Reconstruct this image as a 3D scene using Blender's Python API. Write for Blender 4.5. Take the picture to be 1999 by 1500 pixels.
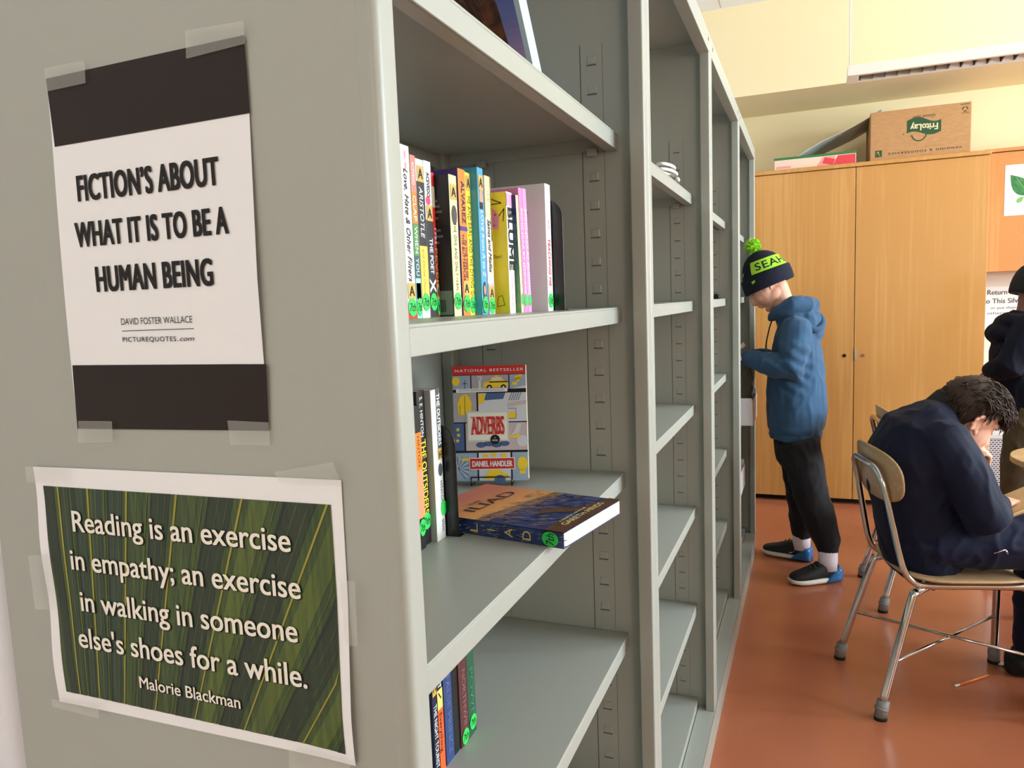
import bpy, bmesh, math, random
from mathutils import Vector, Matrix, noise as mnoise
R_ = random.Random(7)
PI = math.pi
scene = bpy.context.scene
for o in list(bpy.data.objects): bpy.data.objects.remove(o)
COL = scene.collection
V = Vector

# ------------------------------------------------------------------ camera
def setup_camera():
    cx, cy, cz, yaw, pit, rol, fpx = 0.268, -0.4358, 1.3757, -0.3833, -0.1085, -0.0382, 1452.02
    f = V((math.sin(yaw)*math.cos(pit), math.cos(yaw)*math.cos(pit), math.sin(pit)))
    r = f.cross(V((0, 0, 1))).normalized(); u = r.cross(f)
    c, s = math.cos(rol), math.sin(rol)
    r2 = c*r + s*u; u2 = -s*r + c*u
    cd = bpy.data.cameras.new('camera'); co = bpy.data.objects.new('camera', cd); COL.objects.link(co)
    m = Matrix((r2, u2, -f)).transposed().to_4x4(); m.translation = V((cx, cy, cz))
    co.matrix_world = m
    cd.sensor_fit = 'HORIZONTAL'; cd.sensor_width = 36.0; cd.lens = fpx/1999*36.0
    cd.clip_start = 0.02; cd.clip_end = 100
    scene.camera = co
setup_camera()

# ------------------------------------------------------------------ world, window light, exposure
scene.view_settings.view_transform = 'Standard'
scene.view_settings.look = 'None'
scene.view_settings.gamma = 1
scene.view_settings.exposure = 0.0
scene.view_settings.use_curve_mapping = False
w = bpy.data.worlds.new('daylight'); scene.world = w; w.use_nodes = True
bg = w.node_tree.nodes['Background']
sky = w.node_tree.nodes.new('ShaderNodeTexSky'); sky.sky_type = 'HOSEK_WILKIE'; sky.turbidity = 4; sky.sun_direction = (0.3, -0.5, 0.8)
w.node_tree.links.new(sky.outputs[0], bg.inputs[0]); bg.inputs[1].default_value = 0.6
def area(name, loc, rot, sx, sy, power, color, spread=180):
    l = bpy.data.lights.new(name, 'AREA'); l.shape = 'RECTANGLE'; l.size = sx; l.size_y = sy
    l.energy = power; l.color = color; l.spread = math.radians(spread)
    o = bpy.data.objects.new(name, l); COL.objects.link(o); o.location = loc; o.rotation_euler = rot
    return o
RX = 4.6          # inner face of the window wall
YB = -3.4         # inner face of the wall behind the camera
YF = 5.23         # inner face of the far wall
XL = -0.95        # inner face of the wall behind the bookcases
CEIL = 3.16
WIN_R = [(0.7, 2.3), (2.7, 4.3)]     # window openings in the right wall (y ranges)
WIN_Z = (1.25, 2.85)
WIN_B = [(-0.8, -0.1), (2.5, 3.9)]                   # window openings in the wall behind the camera (x ranges)
for a, b in WIN_R:
    area('window_daylight', (RX+0.25, (a+b)/2, 2.05), (0, math.radians(90), 0), 1.6, b-a, 260, (0.82, 0.94, 1.0))
for a, b in WIN_B:
    area('window_daylight', ((a+b)/2, YB-0.25, 2.05 if a < 0 else 1.8), (math.radians(90), 0, 0), b-a, 1.6 if a < 0 else 1.1, 36*(b-a) if a < 0 else 42*(b-a), (0.97, 0.985, 1.0) if a < 0 else (1.0, 0.97, 0.92))

# ------------------------------------------------------------------ material helpers
def lin(c):
    return tuple(((v/255)/12.92 if v/255 <= 0.04045 else ((v/255+0.055)/1.055)**2.4) for v in c) + (1.0,)
MATS = {}
def mat(name, rgb, rough=0.6, metal=0.0, spec=0.5, bump=None, var=None, sheen=0.0, coat=0.0, trans=0.0, alpha=1.0, sss=0.0):
    """bump = (scale, strength), var = (scale, second rgb, stretch)"""
    if name in MATS: return MATS[name]
    m = bpy.data.materials.new(name); m.use_nodes = True; nt = m.node_tree; b = nt.nodes['Principled BSDF']
    b.inputs['Base Color'].default_value = lin(rgb); b.inputs['Roughness'].default_value = rough
    b.inputs['Metallic'].default_value = metal; b.inputs['Specular IOR Level'].default_value = spec
    b.inputs['Coat Weight'].default_value = coat; b.inputs['Sheen Weight'].default_value = sheen
    b.inputs['Transmission Weight'].default_value = trans; b.inputs['Alpha'].default_value = alpha
    if sss: b.inputs['Subsurface Weight'].default_value = sss; b.inputs['Subsurface Radius'].default_value = (0.01, 0.004, 0.002)
    tc = nt.nodes.new('ShaderNodeTexCoord')
    if var:
        mp = nt.nodes.new('ShaderNodeMapping'); mp.inputs['Scale'].default_value = var[2] if len(var) > 2 else (1, 1, 1)
        n = nt.nodes.new('ShaderNodeTexNoise'); n.inputs['Scale'].default_value = var[0]; n.inputs['Detail'].default_value = 5
        mx = nt.nodes.new('ShaderNodeMix'); mx.data_type = 'RGBA'
        mx.inputs[6].default_value = lin(rgb); mx.inputs[7].default_value = lin(var[1])
        rp = nt.nodes.new('ShaderNodeValToRGB'); rp.color_ramp.elements[0].position = 0.35; rp.color_ramp.elements[1].position = 0.65
        nt.links.new(tc.outputs['Object'], mp.inputs[0]); nt.links.new(mp.outputs[0], n.inputs['Vector'])
        nt.links.new(n.outputs['Fac'], rp.inputs[0]); nt.links.new(rp.outputs[0], mx.inputs[0]); nt.links.new(mx.outputs[2], b.inputs['Base Color'])
    if bump:
        n2 = nt.nodes.new('ShaderNodeTexNoise'); n2.inputs['Scale'].default_value = bump[0]; n2.inputs['Detail'].default_value = 3
        bp = nt.nodes.new('ShaderNodeBump'); bp.inputs['Strength'].default_value = bump[1]; bp.inputs['Distance'].default_value = 0.002
        nt.links.new(tc.outputs['Object'], n2.inputs['Vector']); nt.links.new(n2.outputs['Fac'], bp.inputs['Height']); nt.links.new(bp.outputs[0], b.inputs['Normal'])
    MATS[name] = m
    return m
PAINT = mat('grey_enamel', (163, 167, 160), rough=0.34, spec=0.45, bump=(900, 0.03))
DARK = mat('dark_hole', (18, 18, 18), rough=0.8)
SEAM = mat('panel_seam', (92, 92, 88), rough=0.6)
WALLM = mat('cream_wall_paint', (236, 220, 178), rough=0.75, bump=(300, 0.08))
WALLG = mat('pale_wall_paint', (226, 226, 226), rough=0.75)
CEILM = mat('ceiling_tile', (232, 232, 230), rough=0.9, bump=(500, 0.3))
PAPER = mat('white_paper', (236, 239, 243), rough=0.75, spec=0.2)
INK = mat('black_ink', (22, 20, 20), rough=0.6, spec=0.3)
BROWNINK = mat('brown_black_print', (36, 27, 23), rough=0.5, spec=0.22)
TAPE = mat('matte_tape', (225, 228, 222), rough=0.28, spec=0.5, alpha=0.13)
CHROME = mat('chrome', (205, 205, 205), rough=0.12, metal=1.0)
GREENDOT = mat('green_dot', (40, 205, 85), rough=0.5)
PAGES = mat('page_edges', (232, 226, 212), rough=0.8, var=(3, (214, 204, 186), (1, 300, 300)))
BLACKMETAL = mat('black_enamel', (14, 14, 15), rough=0.25, spec=0.5)
GOLD = mat('gold_label', (196, 164, 84), rough=0.5)
WHITE = mat('white_print', (238, 240, 242), rough=0.5)
SKIN = mat('skin', (226, 172, 148), rough=0.5, spec=0.35, sss=0.15, bump=(400, 0.05))
SKIN2 = mat('brown_skin', (120, 78, 58), rough=0.5, spec=0.35, sss=0.1)

def wood(name, c1, c2, rough=0.35, axis='z'):
    if name in MATS: return MATS[name]
    m = bpy.data.materials.new(name); m.use_nodes = True; nt = m.node_tree; b = nt.nodes['Principled BSDF']
    b.inputs['Roughness'].default_value = rough; b.inputs['Specular IOR Level'].default_value = 0.4
    tc = nt.nodes.new('ShaderNodeTexCoord'); mp = nt.nodes.new('ShaderNodeMapping')
    mp.inputs['Scale'].default_value = (55, 55, 1.6) if axis == 'z' else (1.6, 55, 55)
    n = nt.nodes.new('ShaderNodeTexNoise'); n.inputs['Scale'].default_value = 1.0; n.inputs['Detail'].default_value = 7; n.inputs['Distortion'].default_value = 0.4
    mp2 = nt.nodes.new('ShaderNodeMapping'); mp2.inputs['Scale'].default_value = (6, 6, 0.25) if axis == 'z' else (0.25, 6, 6)
    n2 = nt.nodes.new('ShaderNodeTexNoise'); n2.inputs['Scale'].default_value = 1.0; n2.inputs['Detail'].default_value = 3
    ad = nt.nodes.new('ShaderNodeMath'); ad.operation = 'ADD'
    rp = nt.nodes.new('ShaderNodeValToRGB'); e = rp.color_ramp.elements
    e[0].position = 0.75; e[0].color = lin(c1); e[1].position = 1.25; e[1].color = lin(c2)
    nt.links.new(tc.outputs['Object'], mp.inputs[0]); nt.links.new(mp.outputs[0], n.inputs['Vector'])
    nt.links.new(tc.outputs['Object'], mp2.inputs[0]); nt.links.new(mp2.outputs[0], n2.inputs['Vector'])
    nt.links.new(n.outputs['Fac'], ad.inputs[0]); nt.links.new(n2.outputs['Fac'], ad.inputs[1])
    nt.links.new(ad.outputs[0], rp.inputs[0]); nt.links.new(rp.outputs[0], b.inputs['Base Color'])
    MATS[name] = m
    return m
MAPLE = wood('maple_veneer', (206, 154, 90), (195, 141, 77))
MAPLE2 = wood('maple_veneer_warm', (204, 146, 88), (192, 132, 74))
CHAIRWOOD = wood('chair_plywood', (190, 160, 122), (174, 142, 104), rough=0.3, axis='x')

# ------------------------------------------------------------------ mesh builder
_gly = {}
def glyphs(body, bold=0.0, shear=0.0, space=1.0):
    k = (body, bold, shear, space)
    if k in _gly: return _gly[k]
    c = bpy.data.curves.new('lettering_source', 'FONT'); c.body = body; c.resolution_u = 4; c.offset = bold; c.shear = shear
    c.space_character = space; c.fill_mode = 'FRONT'
    o = bpy.data.objects.new('lettering_source', c); COL.objects.link(o)
    bpy.context.view_layer.update()
    me = bpy.data.meshes.new_from_object(o.evaluated_get(bpy.context.evaluated_depsgraph_get()))
    vs = [(v.co.x, v.co.y) for v in me.vertices]; fs = [tuple(p.vertices) for p in me.polygons]
    bpy.data.objects.remove(o); bpy.data.curves.remove(c); bpy.data.meshes.remove(me)
    _gly[k] = (vs, fs)
    return vs, fs
_cap = {}
def capheight(bold):
    if bold not in _cap:
        vs, _ = glyphs('H', bold); ys = [v[1] for v in vs]; _cap[bold] = (min(ys), max(ys))
    return _cap[bold]
class Frame:
    """flat drawing frame: u to the right, v up, n towards the viewer"""
    def __init__(s, o, u, v):
        s.o = V(o); s.u = V(u).normalized(); s.v = V(v).normalized(); s.n = s.u.cross(s.v)
    def __call__(s, a, b, h=0.0): return s.o + s.u*a + s.v*b + s.n*h
class MB:
    def __init__(s): s.v = []; s.f = []; s.m = []; s.mats = []; s.smooth = []
    def mi(s, m):
        if m not in s.mats: s.mats.append(m)
        return s.mats.index(m)
    def add(s, vs, fs, m, smooth=False):
        k = len(s.v); i = s.mi(m); s.v += [tuple(p) for p in vs]
        for f in fs: s.f.append(tuple(k+a for a in f)); s.m.append(i); s.smooth.append(smooth)
        return s
    def box(s, x0, x1, y0, y1, z0, z1, m, M=None):
        vs = [V((x, y, z)) for x in (x0, x1) for y in (y0, y1) for z in (z0, z1)]
        if M is not None: vs = [M @ p for p in vs]
        return s.add(vs, [(0, 1, 3, 2), (4, 6, 7, 5), (0, 4, 5, 1), (2, 3, 7, 6), (0, 2, 6, 4), (1, 5, 7, 3)], m)
    def rings(s, rings, m, smooth=True, closed=True, caps=True):
        n = len(rings[0]); vs = [p for r in rings for p in r]; fs = []
        for i in range(len(rings)-1):
            for j in range(n if closed else n-1):
                a = i*n+j; b = i*n+(j+1) % n; fs.append((a, b, b+n, a+n))
        if caps and closed: fs.append(tuple(range(n-1, -1, -1))); fs.append(tuple(range((len(rings)-1)*n, len(rings)*n)))
        return s.add(vs, fs, m, smooth)
    def tube(s, pts, r, m, n=12, closed=False, ref=None, cap_round=False):
        pts = [V(p) for p in pts]; k = len(pts)
        rad = [(q if isinstance(q, (tuple, list)) else (q, q)) for q in (r if isinstance(r, (list,)) else [r]*k)]
        if cap_round:
            d0 = (pts[0]-pts[1]).normalized(); d1 = (pts[-1]-pts[-2]).normalized(); P = []; Q = []
            a = min(rad[0]); b = min(rad[-1])
            for t in (0.97, 0.75, 0.4): P.append(pts[0]+d0*a*t); Q.append(tuple(x*math.sqrt(1-t*t) for x in rad[0]))
            P += pts; Q += rad
            for t in (0.4, 0.75, 0.97): P.append(pts[-1]+d1*b*t); Q.append(tuple(x*math.sqrt(1-t*t) for x in rad[-1]))
            pts, rad = P, Q; k = len(pts)
        T = []
        for i in range(k):
            if closed: t = pts[(i+1) % k]-pts[i-1]
            else: t = pts[min(i+1, k-1)]-pts[max(i-1, 0)]
            T.append(t.normalized())
        if ref is None:
            ref = V((0, 0, 1)) if abs(T[0].z) < 0.9 else V((1, 0, 0))
        a = (V(ref)-T[0]*V(ref).dot(T[0])).normalized(); rs = []
        for i in range(k):
            a = (a-T[i]*a.dot(T[i])).normalized(); b = T[i].cross(a)
            rs.append([pts[i]+a*rad[i][0]*math.cos(2*PI*j/n)+b*rad[i][1]*math.sin(2*PI*j/n) for j in range(n)])
        if closed: rs.append(rs[0]); return s.rings(rs, m, caps=False)
        return s.rings(rs, m)
    def ball(s, c, r, m, rot=None, nu=16, nv=10):
        c = V(c); r = r if isinstance(r, (tuple, list)) else (r, r, r); rs = []
        for i in range(nv+1):
            t = PI*(0.02+0.96*i/nv)
            ring = [V((r[0]*math.sin(t)*math.cos(2*PI*j/nu), r[1]*math.sin(t)*math.sin(2*PI*j/nu), r[2]*math.cos(t))) for j in range(nu)]
            rs.append([c+(rot @ p if rot is not None else p) for p in reversed(ring)])
        return s.rings(rs, m)
    def prism(s, poly, F, h0, h1, m, smooth=False):
        """polygon (u,v) in frame F between heights h0 and h1"""
        n = len(poly)
        vs = [F(u, v, h0) for u, v in poly]+[F(u, v, h1) for u, v in poly]
        fs = [tuple(range(n-1, -1, -1)), tuple(range(n, 2*n))]+[(i, (i+1) % n, n+(i+1) % n, n+i) for i in range(n)]
        return s.add(vs, fs, m, smooth)
    # flat prints
    def poly(s, F, pts, m, h=0.0003): return s.add([F(u, v, h) for u, v in pts], [tuple(range(len(pts)))], m)
    def rect(s, F, u0, v0, u1, v1, m, h=0.0003): return s.poly(F, [(u0, v0), (u1, v0), (u1, v1), (u0, v1)], m, h)
    def disc(s, F, u, v, r, m, h=0.0003, n=20, ry=None, wob=0.0):
        ry = ry or r
        return s.poly(F, [(u+r*(1+wob*math.sin(3*a+1))*math.cos(a), v+ry*(1+wob*math.cos(2*a))*math.sin(a)) for a in [2*PI*i/n for i in range(n)]], m, h)
    def line(s, F, pts, w, m, h=0.0003):
        for (a, b), (c, d) in zip(pts[:-1], pts[1:]):
            L = math.hypot(c-a, d-b) or 1; x, y = -(d-b)/L*w/2, (c-a)/L*w/2
            s.poly(F, [(a-x, b-y), (c-x, d-y), (c+x, d+y), (a+x, b+y)], m, h)
        return s
    def text(s, F, body, u0, u1, v0, cap, m, h=0.0005, bold=0.0, shear=0.0, space=1.0, v1=None, fn=None):
        """fit body between u0 and u1, baseline v0 (v1 at the right end), capital height cap"""
        thin = min(bold, 0.0); vs, fs = glyphs(body, thin, shear, space); lo, hi = capheight(thin)
        xs = [p[0] for p in vs]; x0, x1 = min(xs), max(xs); v1 = v0 if v1 is None else v1
        e = max(bold, 0.0)*cap*1.15; u0 += e; u1 -= e
        steps = [(0, 0)] if bold < .004 else [(a*e, b*e*.45) for a in ((-1, 1) if bold < .03 else (-1, -.34, .34, 1)) for b in (-1, 1)]
        for i, (du, dv) in enumerate(steps):          # heavier strokes: printed over itself
            hh = h+.00004*i
            out = []
            for x, y in vs:
                t = (x-x0)/(x1-x0); u = u0+(u1-u0)*t+du; v = v0+(v1-v0)*t+(y-lo)/(hi-lo)*cap+dv
                out.append(fn(u, v, hh) if fn else F(u, v, hh))
            s.add(out, fs, m)
        return s
    def mesh(s, name):
        me = bpy.data.meshes.new(name); me.from_pydata(s.v, [], s.f)
        for m in s.mats: me.materials.append(m)
        me.polygons.foreach_set('material_index', s.m); me.polygons.foreach_set('use_smooth', s.smooth); me.update()
        return me
    def build(s, name, parent=None, bevel=0.0, seg=2, sub=0, fix=True):
        me = s.mesh(name)
        if fix:
            bm = bmesh.new(); bm.from_mesh(me); bmesh.ops.recalc_face_normals(bm, faces=bm.faces); bm.to_mesh(me); bm.free()
        return link(name, me, parent, bevel, seg, sub)
def link(name, me, parent=None, bevel=0.0, seg=2, sub=0):
    o = bpy.data.objects.new(name, me); COL.objects.link(o)
    if parent is not None:
        o.parent = parent
        # vertices are written in room coordinates: take out the place of the parent chain
        q = parent; M = Matrix.Identity(4)
        while q is not None: M = q.matrix_basis @ M; q = q.parent
        if True:
            me.transform(M.inverted())
    if bevel:
        b = o.modifiers.new('edge', 'BEVEL'); b.width = bevel; b.segments = seg; b.limit_method = 'ANGLE'; b.angle_limit = math.radians(40)
        for p in me.polygons: p.use_smooth = True
        wn = o.modifiers.new('normals', 'WEIGHTED_NORMAL'); wn.keep_sharp = False
    if sub:
        b = o.modifiers.new('round', 'SUBSURF'); b.levels = sub; b.render_levels = sub
    return o
def thing(name, label, cat, loc=(0, 0, 0), rz=0.0, group=None):
    o = bpy.data.objects.new(name, None); COL.objects.link(o); o.location = loc; o.rotation_euler = (0, 0, rz); o.empty_display_size = 0.05
    o['label'] = label; o['category'] = cat
    if group: o['group'] = group
    o.matrix_basis = Matrix.Translation(V(loc)) @ Matrix.Rotation(rz, 4, 'Z')
    return o
def tag(o, label, cat, group=None):
    o['label'] = label; o['category'] = cat
    if group: o['group'] = group
    return o
def structure(o, label, cat='wall'):
    o['kind'] = 'structure'; o['label'] = label; o['category'] = cat
    return o
def origin_to(o, loc):
    """put a one-mesh thing's origin at loc without moving the mesh"""
    o.data.transform(Matrix.Translation(-V(loc))); o.location = loc
    return o
def copy_tree(o, parent=None):
    c = o.copy(); COL.objects.link(c)
    if parent is not None: c.parent = parent
    for ch in list(o.children): copy_tree(ch, c)
    return c
def merged(mb, voxel, smooth=3, fold=None, name='body'):
    """grow overlapping closed shapes into one continuous surface"""
    me = mb.mesh('grow'); o = bpy.data.objects.new('grow', me); COL.objects.link(o)
    r = o.modifiers.new('r', 'REMESH'); r.mode = 'VOXEL'; r.voxel_size = voxel; r.use_smooth_shade = True
    if smooth:
        s = o.modifiers.new('s', 'SMOOTH'); s.iterations = smooth; s.factor = 0.5
    bpy.context.view_layer.update()
    out = bpy.data.meshes.new_from_object(o.evaluated_get(bpy.context.evaluated_depsgraph_get()))
    bpy.data.objects.remove(o); bpy.data.meshes.remove(me)
    if fold:
        ns = [v.normal.copy() for v in out.vertices]
        for v, n in zip(out.vertices, ns):
            d = fold(v.co, n)
            if d: v.co += n*d
    out.materials.clear()
    for m in mb.mats: out.materials.append(m)
    for p in out.polygons: p.use_smooth = True; p.material_index = 0
    out.name = name
    return out
# ================================================================== the room
def build_room():
    m = mat('red_linoleum', (176, 106, 76), rough=0.24, spec=0.5, var=(2.2, (168, 98, 68)), bump=(25, 0.03))
    structure(MB().box(XL, RX+.15, YB-.15, YF+.15, -.1, 0, m).build('floor'), 'glossy terracotta red linoleum floor', 'floor')
    c = MB().box(XL, RX+.15, YB-.15, 4.62, CEIL, CEIL+.1, CEILM)
    line = mat('tile_joint', (196, 190, 180), rough=0.9)
    F = Frame((0, 0, CEIL), (1, 0, 0), (0, -1, 0))
    for x in [XL+.08+.61*i for i in range(10)]: c.rect(F, x-.004, -4.6, x+.004, 3.4, line, 0.001)
    for y in [4.31-.61*i for i in range(13)]: c.rect(F, XL, -y-.004, RX, -y+.004, line, 0.001)
    structure(c.build('ceiling', fix=False), 'white tiled ceiling', 'ceiling')
    structure(MB().box(XL, RX+.15, YF, YF+.15, 0, 2.66, WALLM).build('wall_back'), 'cream painted wall behind the tall cabinet')
    structure(MB().box(XL, RX+.15, 4.62, YF+.15, 2.61, CEIL+.1, WALLM).build('wall_bulkhead'), 'cream bulkhead projecting above the tall cabinet')
    structure(MB().box(XL-.15, XL, YB-.15, YF+.15, 0, CEIL+.1, WALLG).build('wall_left'), 'pale wall behind the bookcases')
    structure(MB().box(XL, -.512, .055, .60, 0, CEIL, mat('white_column_paint', (230, 234, 242), rough=.5)).build('trim_1', bevel=.02, seg=4), 'white painted column beside the nearest bookcase', 'column')
    structure(MB().box(1.235, 3.6, YF-.0005, YF+.01, .40, 1.50, mat('white_splash', (222, 218, 210), rough=.5)).build('trim_2'), 'white panel on the wall under the wall cabinet', 'wall panel')
    def pierced(axis, lo, hi, pos0, pos1, openings):
        b = MB()
        def bb(a0, a1, z0, z1):
            if axis == 'y': b.box(pos0, pos1, a0, a1, z0, z1, WALLM)
            else: b.box(a0, a1, pos0, pos1, z0, z1, WALLM)
        bb(lo, hi, 0, WIN_Z[0]); bb(lo, hi, WIN_Z[1], CEIL+.1)
        e = [lo]+[q for o in openings for q in o]+[hi]
        for i in range(0, len(e), 2): bb(e[i], e[i+1], WIN_Z[0], WIN_Z[1])
        return b
    structure(pierced('y', YB-.15, YF+.15, RX, RX+.15, WIN_R).build('wall_right'), 'cream wall with windows')
    structure(pierced('x', XL-.15, RX+.15, YB-.15, YB, WIN_B).build('wall_front'), 'cream wall with a wide window')
    fm = mat('window_frame_white', (225, 225, 222), rough=0.4)
    k = 0
    for a, b in WIN_R:
        k += 1; q = MB(); z0, z1 = WIN_Z
        for y in (a, (a+b)/2-.02, b-.04): q.box(RX+.03, RX+.1, y, y+.04, z0, z1, fm)
        for z in (z0, (z0+z1)/2-.02, z1-.04): q.box(RX+.04, RX+.09, a, b, z, z+.04, fm)
        structure(q.build('window_%d' % k), 'white window frame in the right wall', 'window')
    for a, b in WIN_B:
        k += 1; q = MB(); z0, z1 = WIN_Z
        for x in (a, (a+b)/2-.02, b-.04): q.box(x, x+.04, YB-.1, YB-.03, z0, z1, fm)
        for z in (z0, (z0+z1)/2-.02, z1-.04): q.box(a, b, YB-.09, YB-.04, z, z+.04, fm)
        structure(q.build('window_%d' % k), 'white window frame behind the viewer', 'window')
build_room()

# ================================================================== bookcases
W = 0.914; D = 0.415; TOP = 2.105
SHELF_Z = [1.668, 1.361, 1.053, 0.738, 0.430]
def bookcase(k, label):
    y0 = k*W+.0006; y1 = (k+1)*W-.0006
    t = thing('metal_bookcase', label, 'bookcase', (-D/2, (y0+y1)/2, 0), group='grey metal bookcase row')
    pw = .034; pl = .0262; pd = .026
    for side in (0, 1):                                 # side sheets with their row of pressed tabs
        b = MB()
        ys0, ys1 = (y0, y0+.003) if side == 0 else (y1-.003, y1)
        b.box(-D+.002, -.002, ys0, ys1, .0, TOP-.002, PAINT)
        yi = ys1 if side == 0 else ys0
        F = Frame((0, yi, 0), (-1, 0, 0), (0, 0, 1)) if side == 0 else Frame((0, yi, 0), (1, 0, 0), (0, 0, 1))
        sg = -1 if side == 0 else 1
        for xg in (-.119, -.078, -.335, -.295):
            wd = .0016 if xg in (-.119, -.335) else .0006
            b.rect(F, sg*xg-wd/2, .12, sg*xg+wd/2, 1.83, SEAM, .0004)
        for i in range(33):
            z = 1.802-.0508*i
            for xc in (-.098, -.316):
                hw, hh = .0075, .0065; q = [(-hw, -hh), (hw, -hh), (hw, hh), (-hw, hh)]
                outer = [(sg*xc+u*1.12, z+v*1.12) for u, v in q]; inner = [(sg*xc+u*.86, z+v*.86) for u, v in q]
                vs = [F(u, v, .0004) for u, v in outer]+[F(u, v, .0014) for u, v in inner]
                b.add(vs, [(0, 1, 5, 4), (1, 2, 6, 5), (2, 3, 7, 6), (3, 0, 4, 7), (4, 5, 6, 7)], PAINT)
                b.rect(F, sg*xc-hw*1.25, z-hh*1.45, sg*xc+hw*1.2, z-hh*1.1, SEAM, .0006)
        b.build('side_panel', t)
    b = MB().box(-D, -D+.003, y0+.003, y1-.003, .0, TOP-.002, PAINT)
    F = Frame((-D+.003, 0, 0), (0, 1, 0), (0, 0, 1))
    b.rect(F, (y0+y1)/2-.0008, .1, (y0+y1)/2+.0008, TOP-.1, SEAM, .0004)
    b.build('back_panel', t)
    for side in (0, 1):
        a, c = (y0, y0+pl) if side == 0 else (y1-pw, y1)
        MB().box(-pd, 0.001, a, c, .098, TOP-.001, PAINT).build('post', t, bevel=.0035, seg=3)
    for side in (0, 1):
        a, c = (y0+.0031, y0+pw) if side == 0 else (y1-pw, y1-.0031)
        MB().box(-D+.0031, -D+.028, a, c, .098, TOP-.003, PAINT).build('back_post', t, bevel=.003)
    b = MB().box(-D+.004, -.002, y0+.0032, y1-.0032, TOP-.012, TOP, PAINT)
    b.build('top_panel', t)
    b = MB().box(-.03, .0015, y0+.0002, y1-.0002, TOP-.052, TOP+.001, PAINT)
    F = Frame((.0015, 0, 0), (0, 1, 0), (0, 0, 1))
    for yy in (y0+.05, y1-.05): b.disc(F, yy, TOP-.022, .006, DARK, .0004)
    b.build('top_rail', t, bevel=.002)
    b = MB().box(-.004, .001, y0, y1, 0, .098, PAINT).box(-.05, .001, y0, y1, .094, .099, PAINT)
    F = Frame((0, 0, .099), (0, 1, 0), (-1, 0, 0))
    for yy in (y0+.012, y1-.012): b.rect(F, yy-.005, .006, yy+.005, .016, DARK, .0005)
    b.build('base_plinth', t)
    for z, nm in [(q, 'shelf') for q in SHELF_Z]+[(.122, 'bottom_shelf')]:
        b = MB(); th = .029; a, c = y0+.006, y1-.006; xb, xf = -D+.012, -.052
        b.box(xb, xf, a, c, z-.004, z, PAINT)                   # folded sheet: top, front lip, return, rear and side lips
        b.box(xf-.004, xf, a, c, z-th, z-.0035, PAINT)
        b.box(xf-.022, xf-.0035, a, c, z-th, z-th+.003, PAINT)
        b.box(xb, xb+.004, a, c, z-th, z-.0035, PAINT)
        for yy in (a, c-.003): b.box(xb+.004, xf-.0035, yy, yy+.003, z-th+.004, z-.0035, PAINT)
        if nm == 'shelf':
            for xc in (-.098, -.316):
                for yy in (a+.003, c-.013): b.box(xc-.009, xc+.009, yy, yy+.010, z-th-.006, z-th+.008, PAINT)
        b.build(nm, t, bevel=.0012, seg=2)
    return t
bookcases = [bookcase(k, l) for k, l in enumerate((
    'grey metal bookcase nearest the viewer, two quote posters on its end panel',
    'grey metal bookcase second in the row, a curled white cord on its top shelf',
    'grey metal bookcase third in the row, all its narrow visible shelves empty',
    'grey metal bookcase farthest in the row, white bins in it beside the standing child'))]
# smooth outer skin of the end panel, rounded into the front post
MB().box(-D+.001, -.0005, -.0012, .0008, .0, TOP-.003, PAINT).build('end_panel', bookcases[0])
MB().box(-.012, .0085, -.0016, .0255, .0, TOP-.002, PAINT).build('end_post_cap', bookcases[0], bevel=.0065, seg=4)

# ================================================================== posters on the end panel
EP = -.0018
def bil(c, u, v):
    (a, b), (e, f), (g, h), (i, j) = c          # bl, br, tr, tl
    x = a*(1-u)*(1-v)+e*u*(1-v)+g*u*v+i*(1-u)*v
    z = b*(1-u)*(1-v)+f*u*(1-v)+h*u*v+j*(1-u)*v
    return x, z
def curl1(x, z):
    t = max(0, (1.52-z)/.24); e = max(0, (x+.14)/.045)
    s = max(0, 1-abs(z-1.40)/.12)
    return .0006+.0035*e*e*s*.9+.0012*math.sin(PI*min(1, t))*max(0, (-.25-x)/.05+.2)
def curl2(x, z):
    e = max(0, (x+.10)/.06); l = max(0, (-.30-x)/.06)
    return .0006+.006*e*e*max(0, min(1, (1.17-z)/.12))*max(0.25, min(1, (z-1.02)/.06))+.0025*l*l*(1+math.sin(z*60))*.5
def sheet(b, corners, fn, m, h0, nu=16, nv=20, back=True):
    vs = []
    for j in range(nv+1):
        for i in range(nu+1):
            x, z = bil(corners, i/nu, j/nv); vs.append((x, EP-fn(x, z)-h0, z))
    fs = [(j*(nu+1)+i, j*(nu+1)+i+1, (j+1)*(nu+1)+i+1, (j+1)*(nu+1)+i) for j in range(nv) for i in range(nu)]
    b.add(vs, fs, m, True)
def poster_text(b, fn, body, x0, x1, z0, z1, cap, m, **k):
    b.text(None, body, x0, x1, z0, cap, m, v1=z1, fn=lambda u, v, h: (u, EP-fn(u, v)-h, v), h=.0007, **k)
def tape(parent, quad, h=.004, name='tape_strip'):
    b = MB(); q = [(x, z) for x, z in quad]
    lo = [(x, EP-h, z) for x, z in q]; hi = [(x, EP-h-.0002, z) for x, z in q]
    b.add(lo+hi, [(3, 2, 1, 0), (4, 5, 6, 7), (0, 1, 5, 4), (1, 2, 6, 5), (2, 3, 7, 6), (3, 0, 4, 7)], TAPE)
    return b.build(name, parent)
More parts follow.
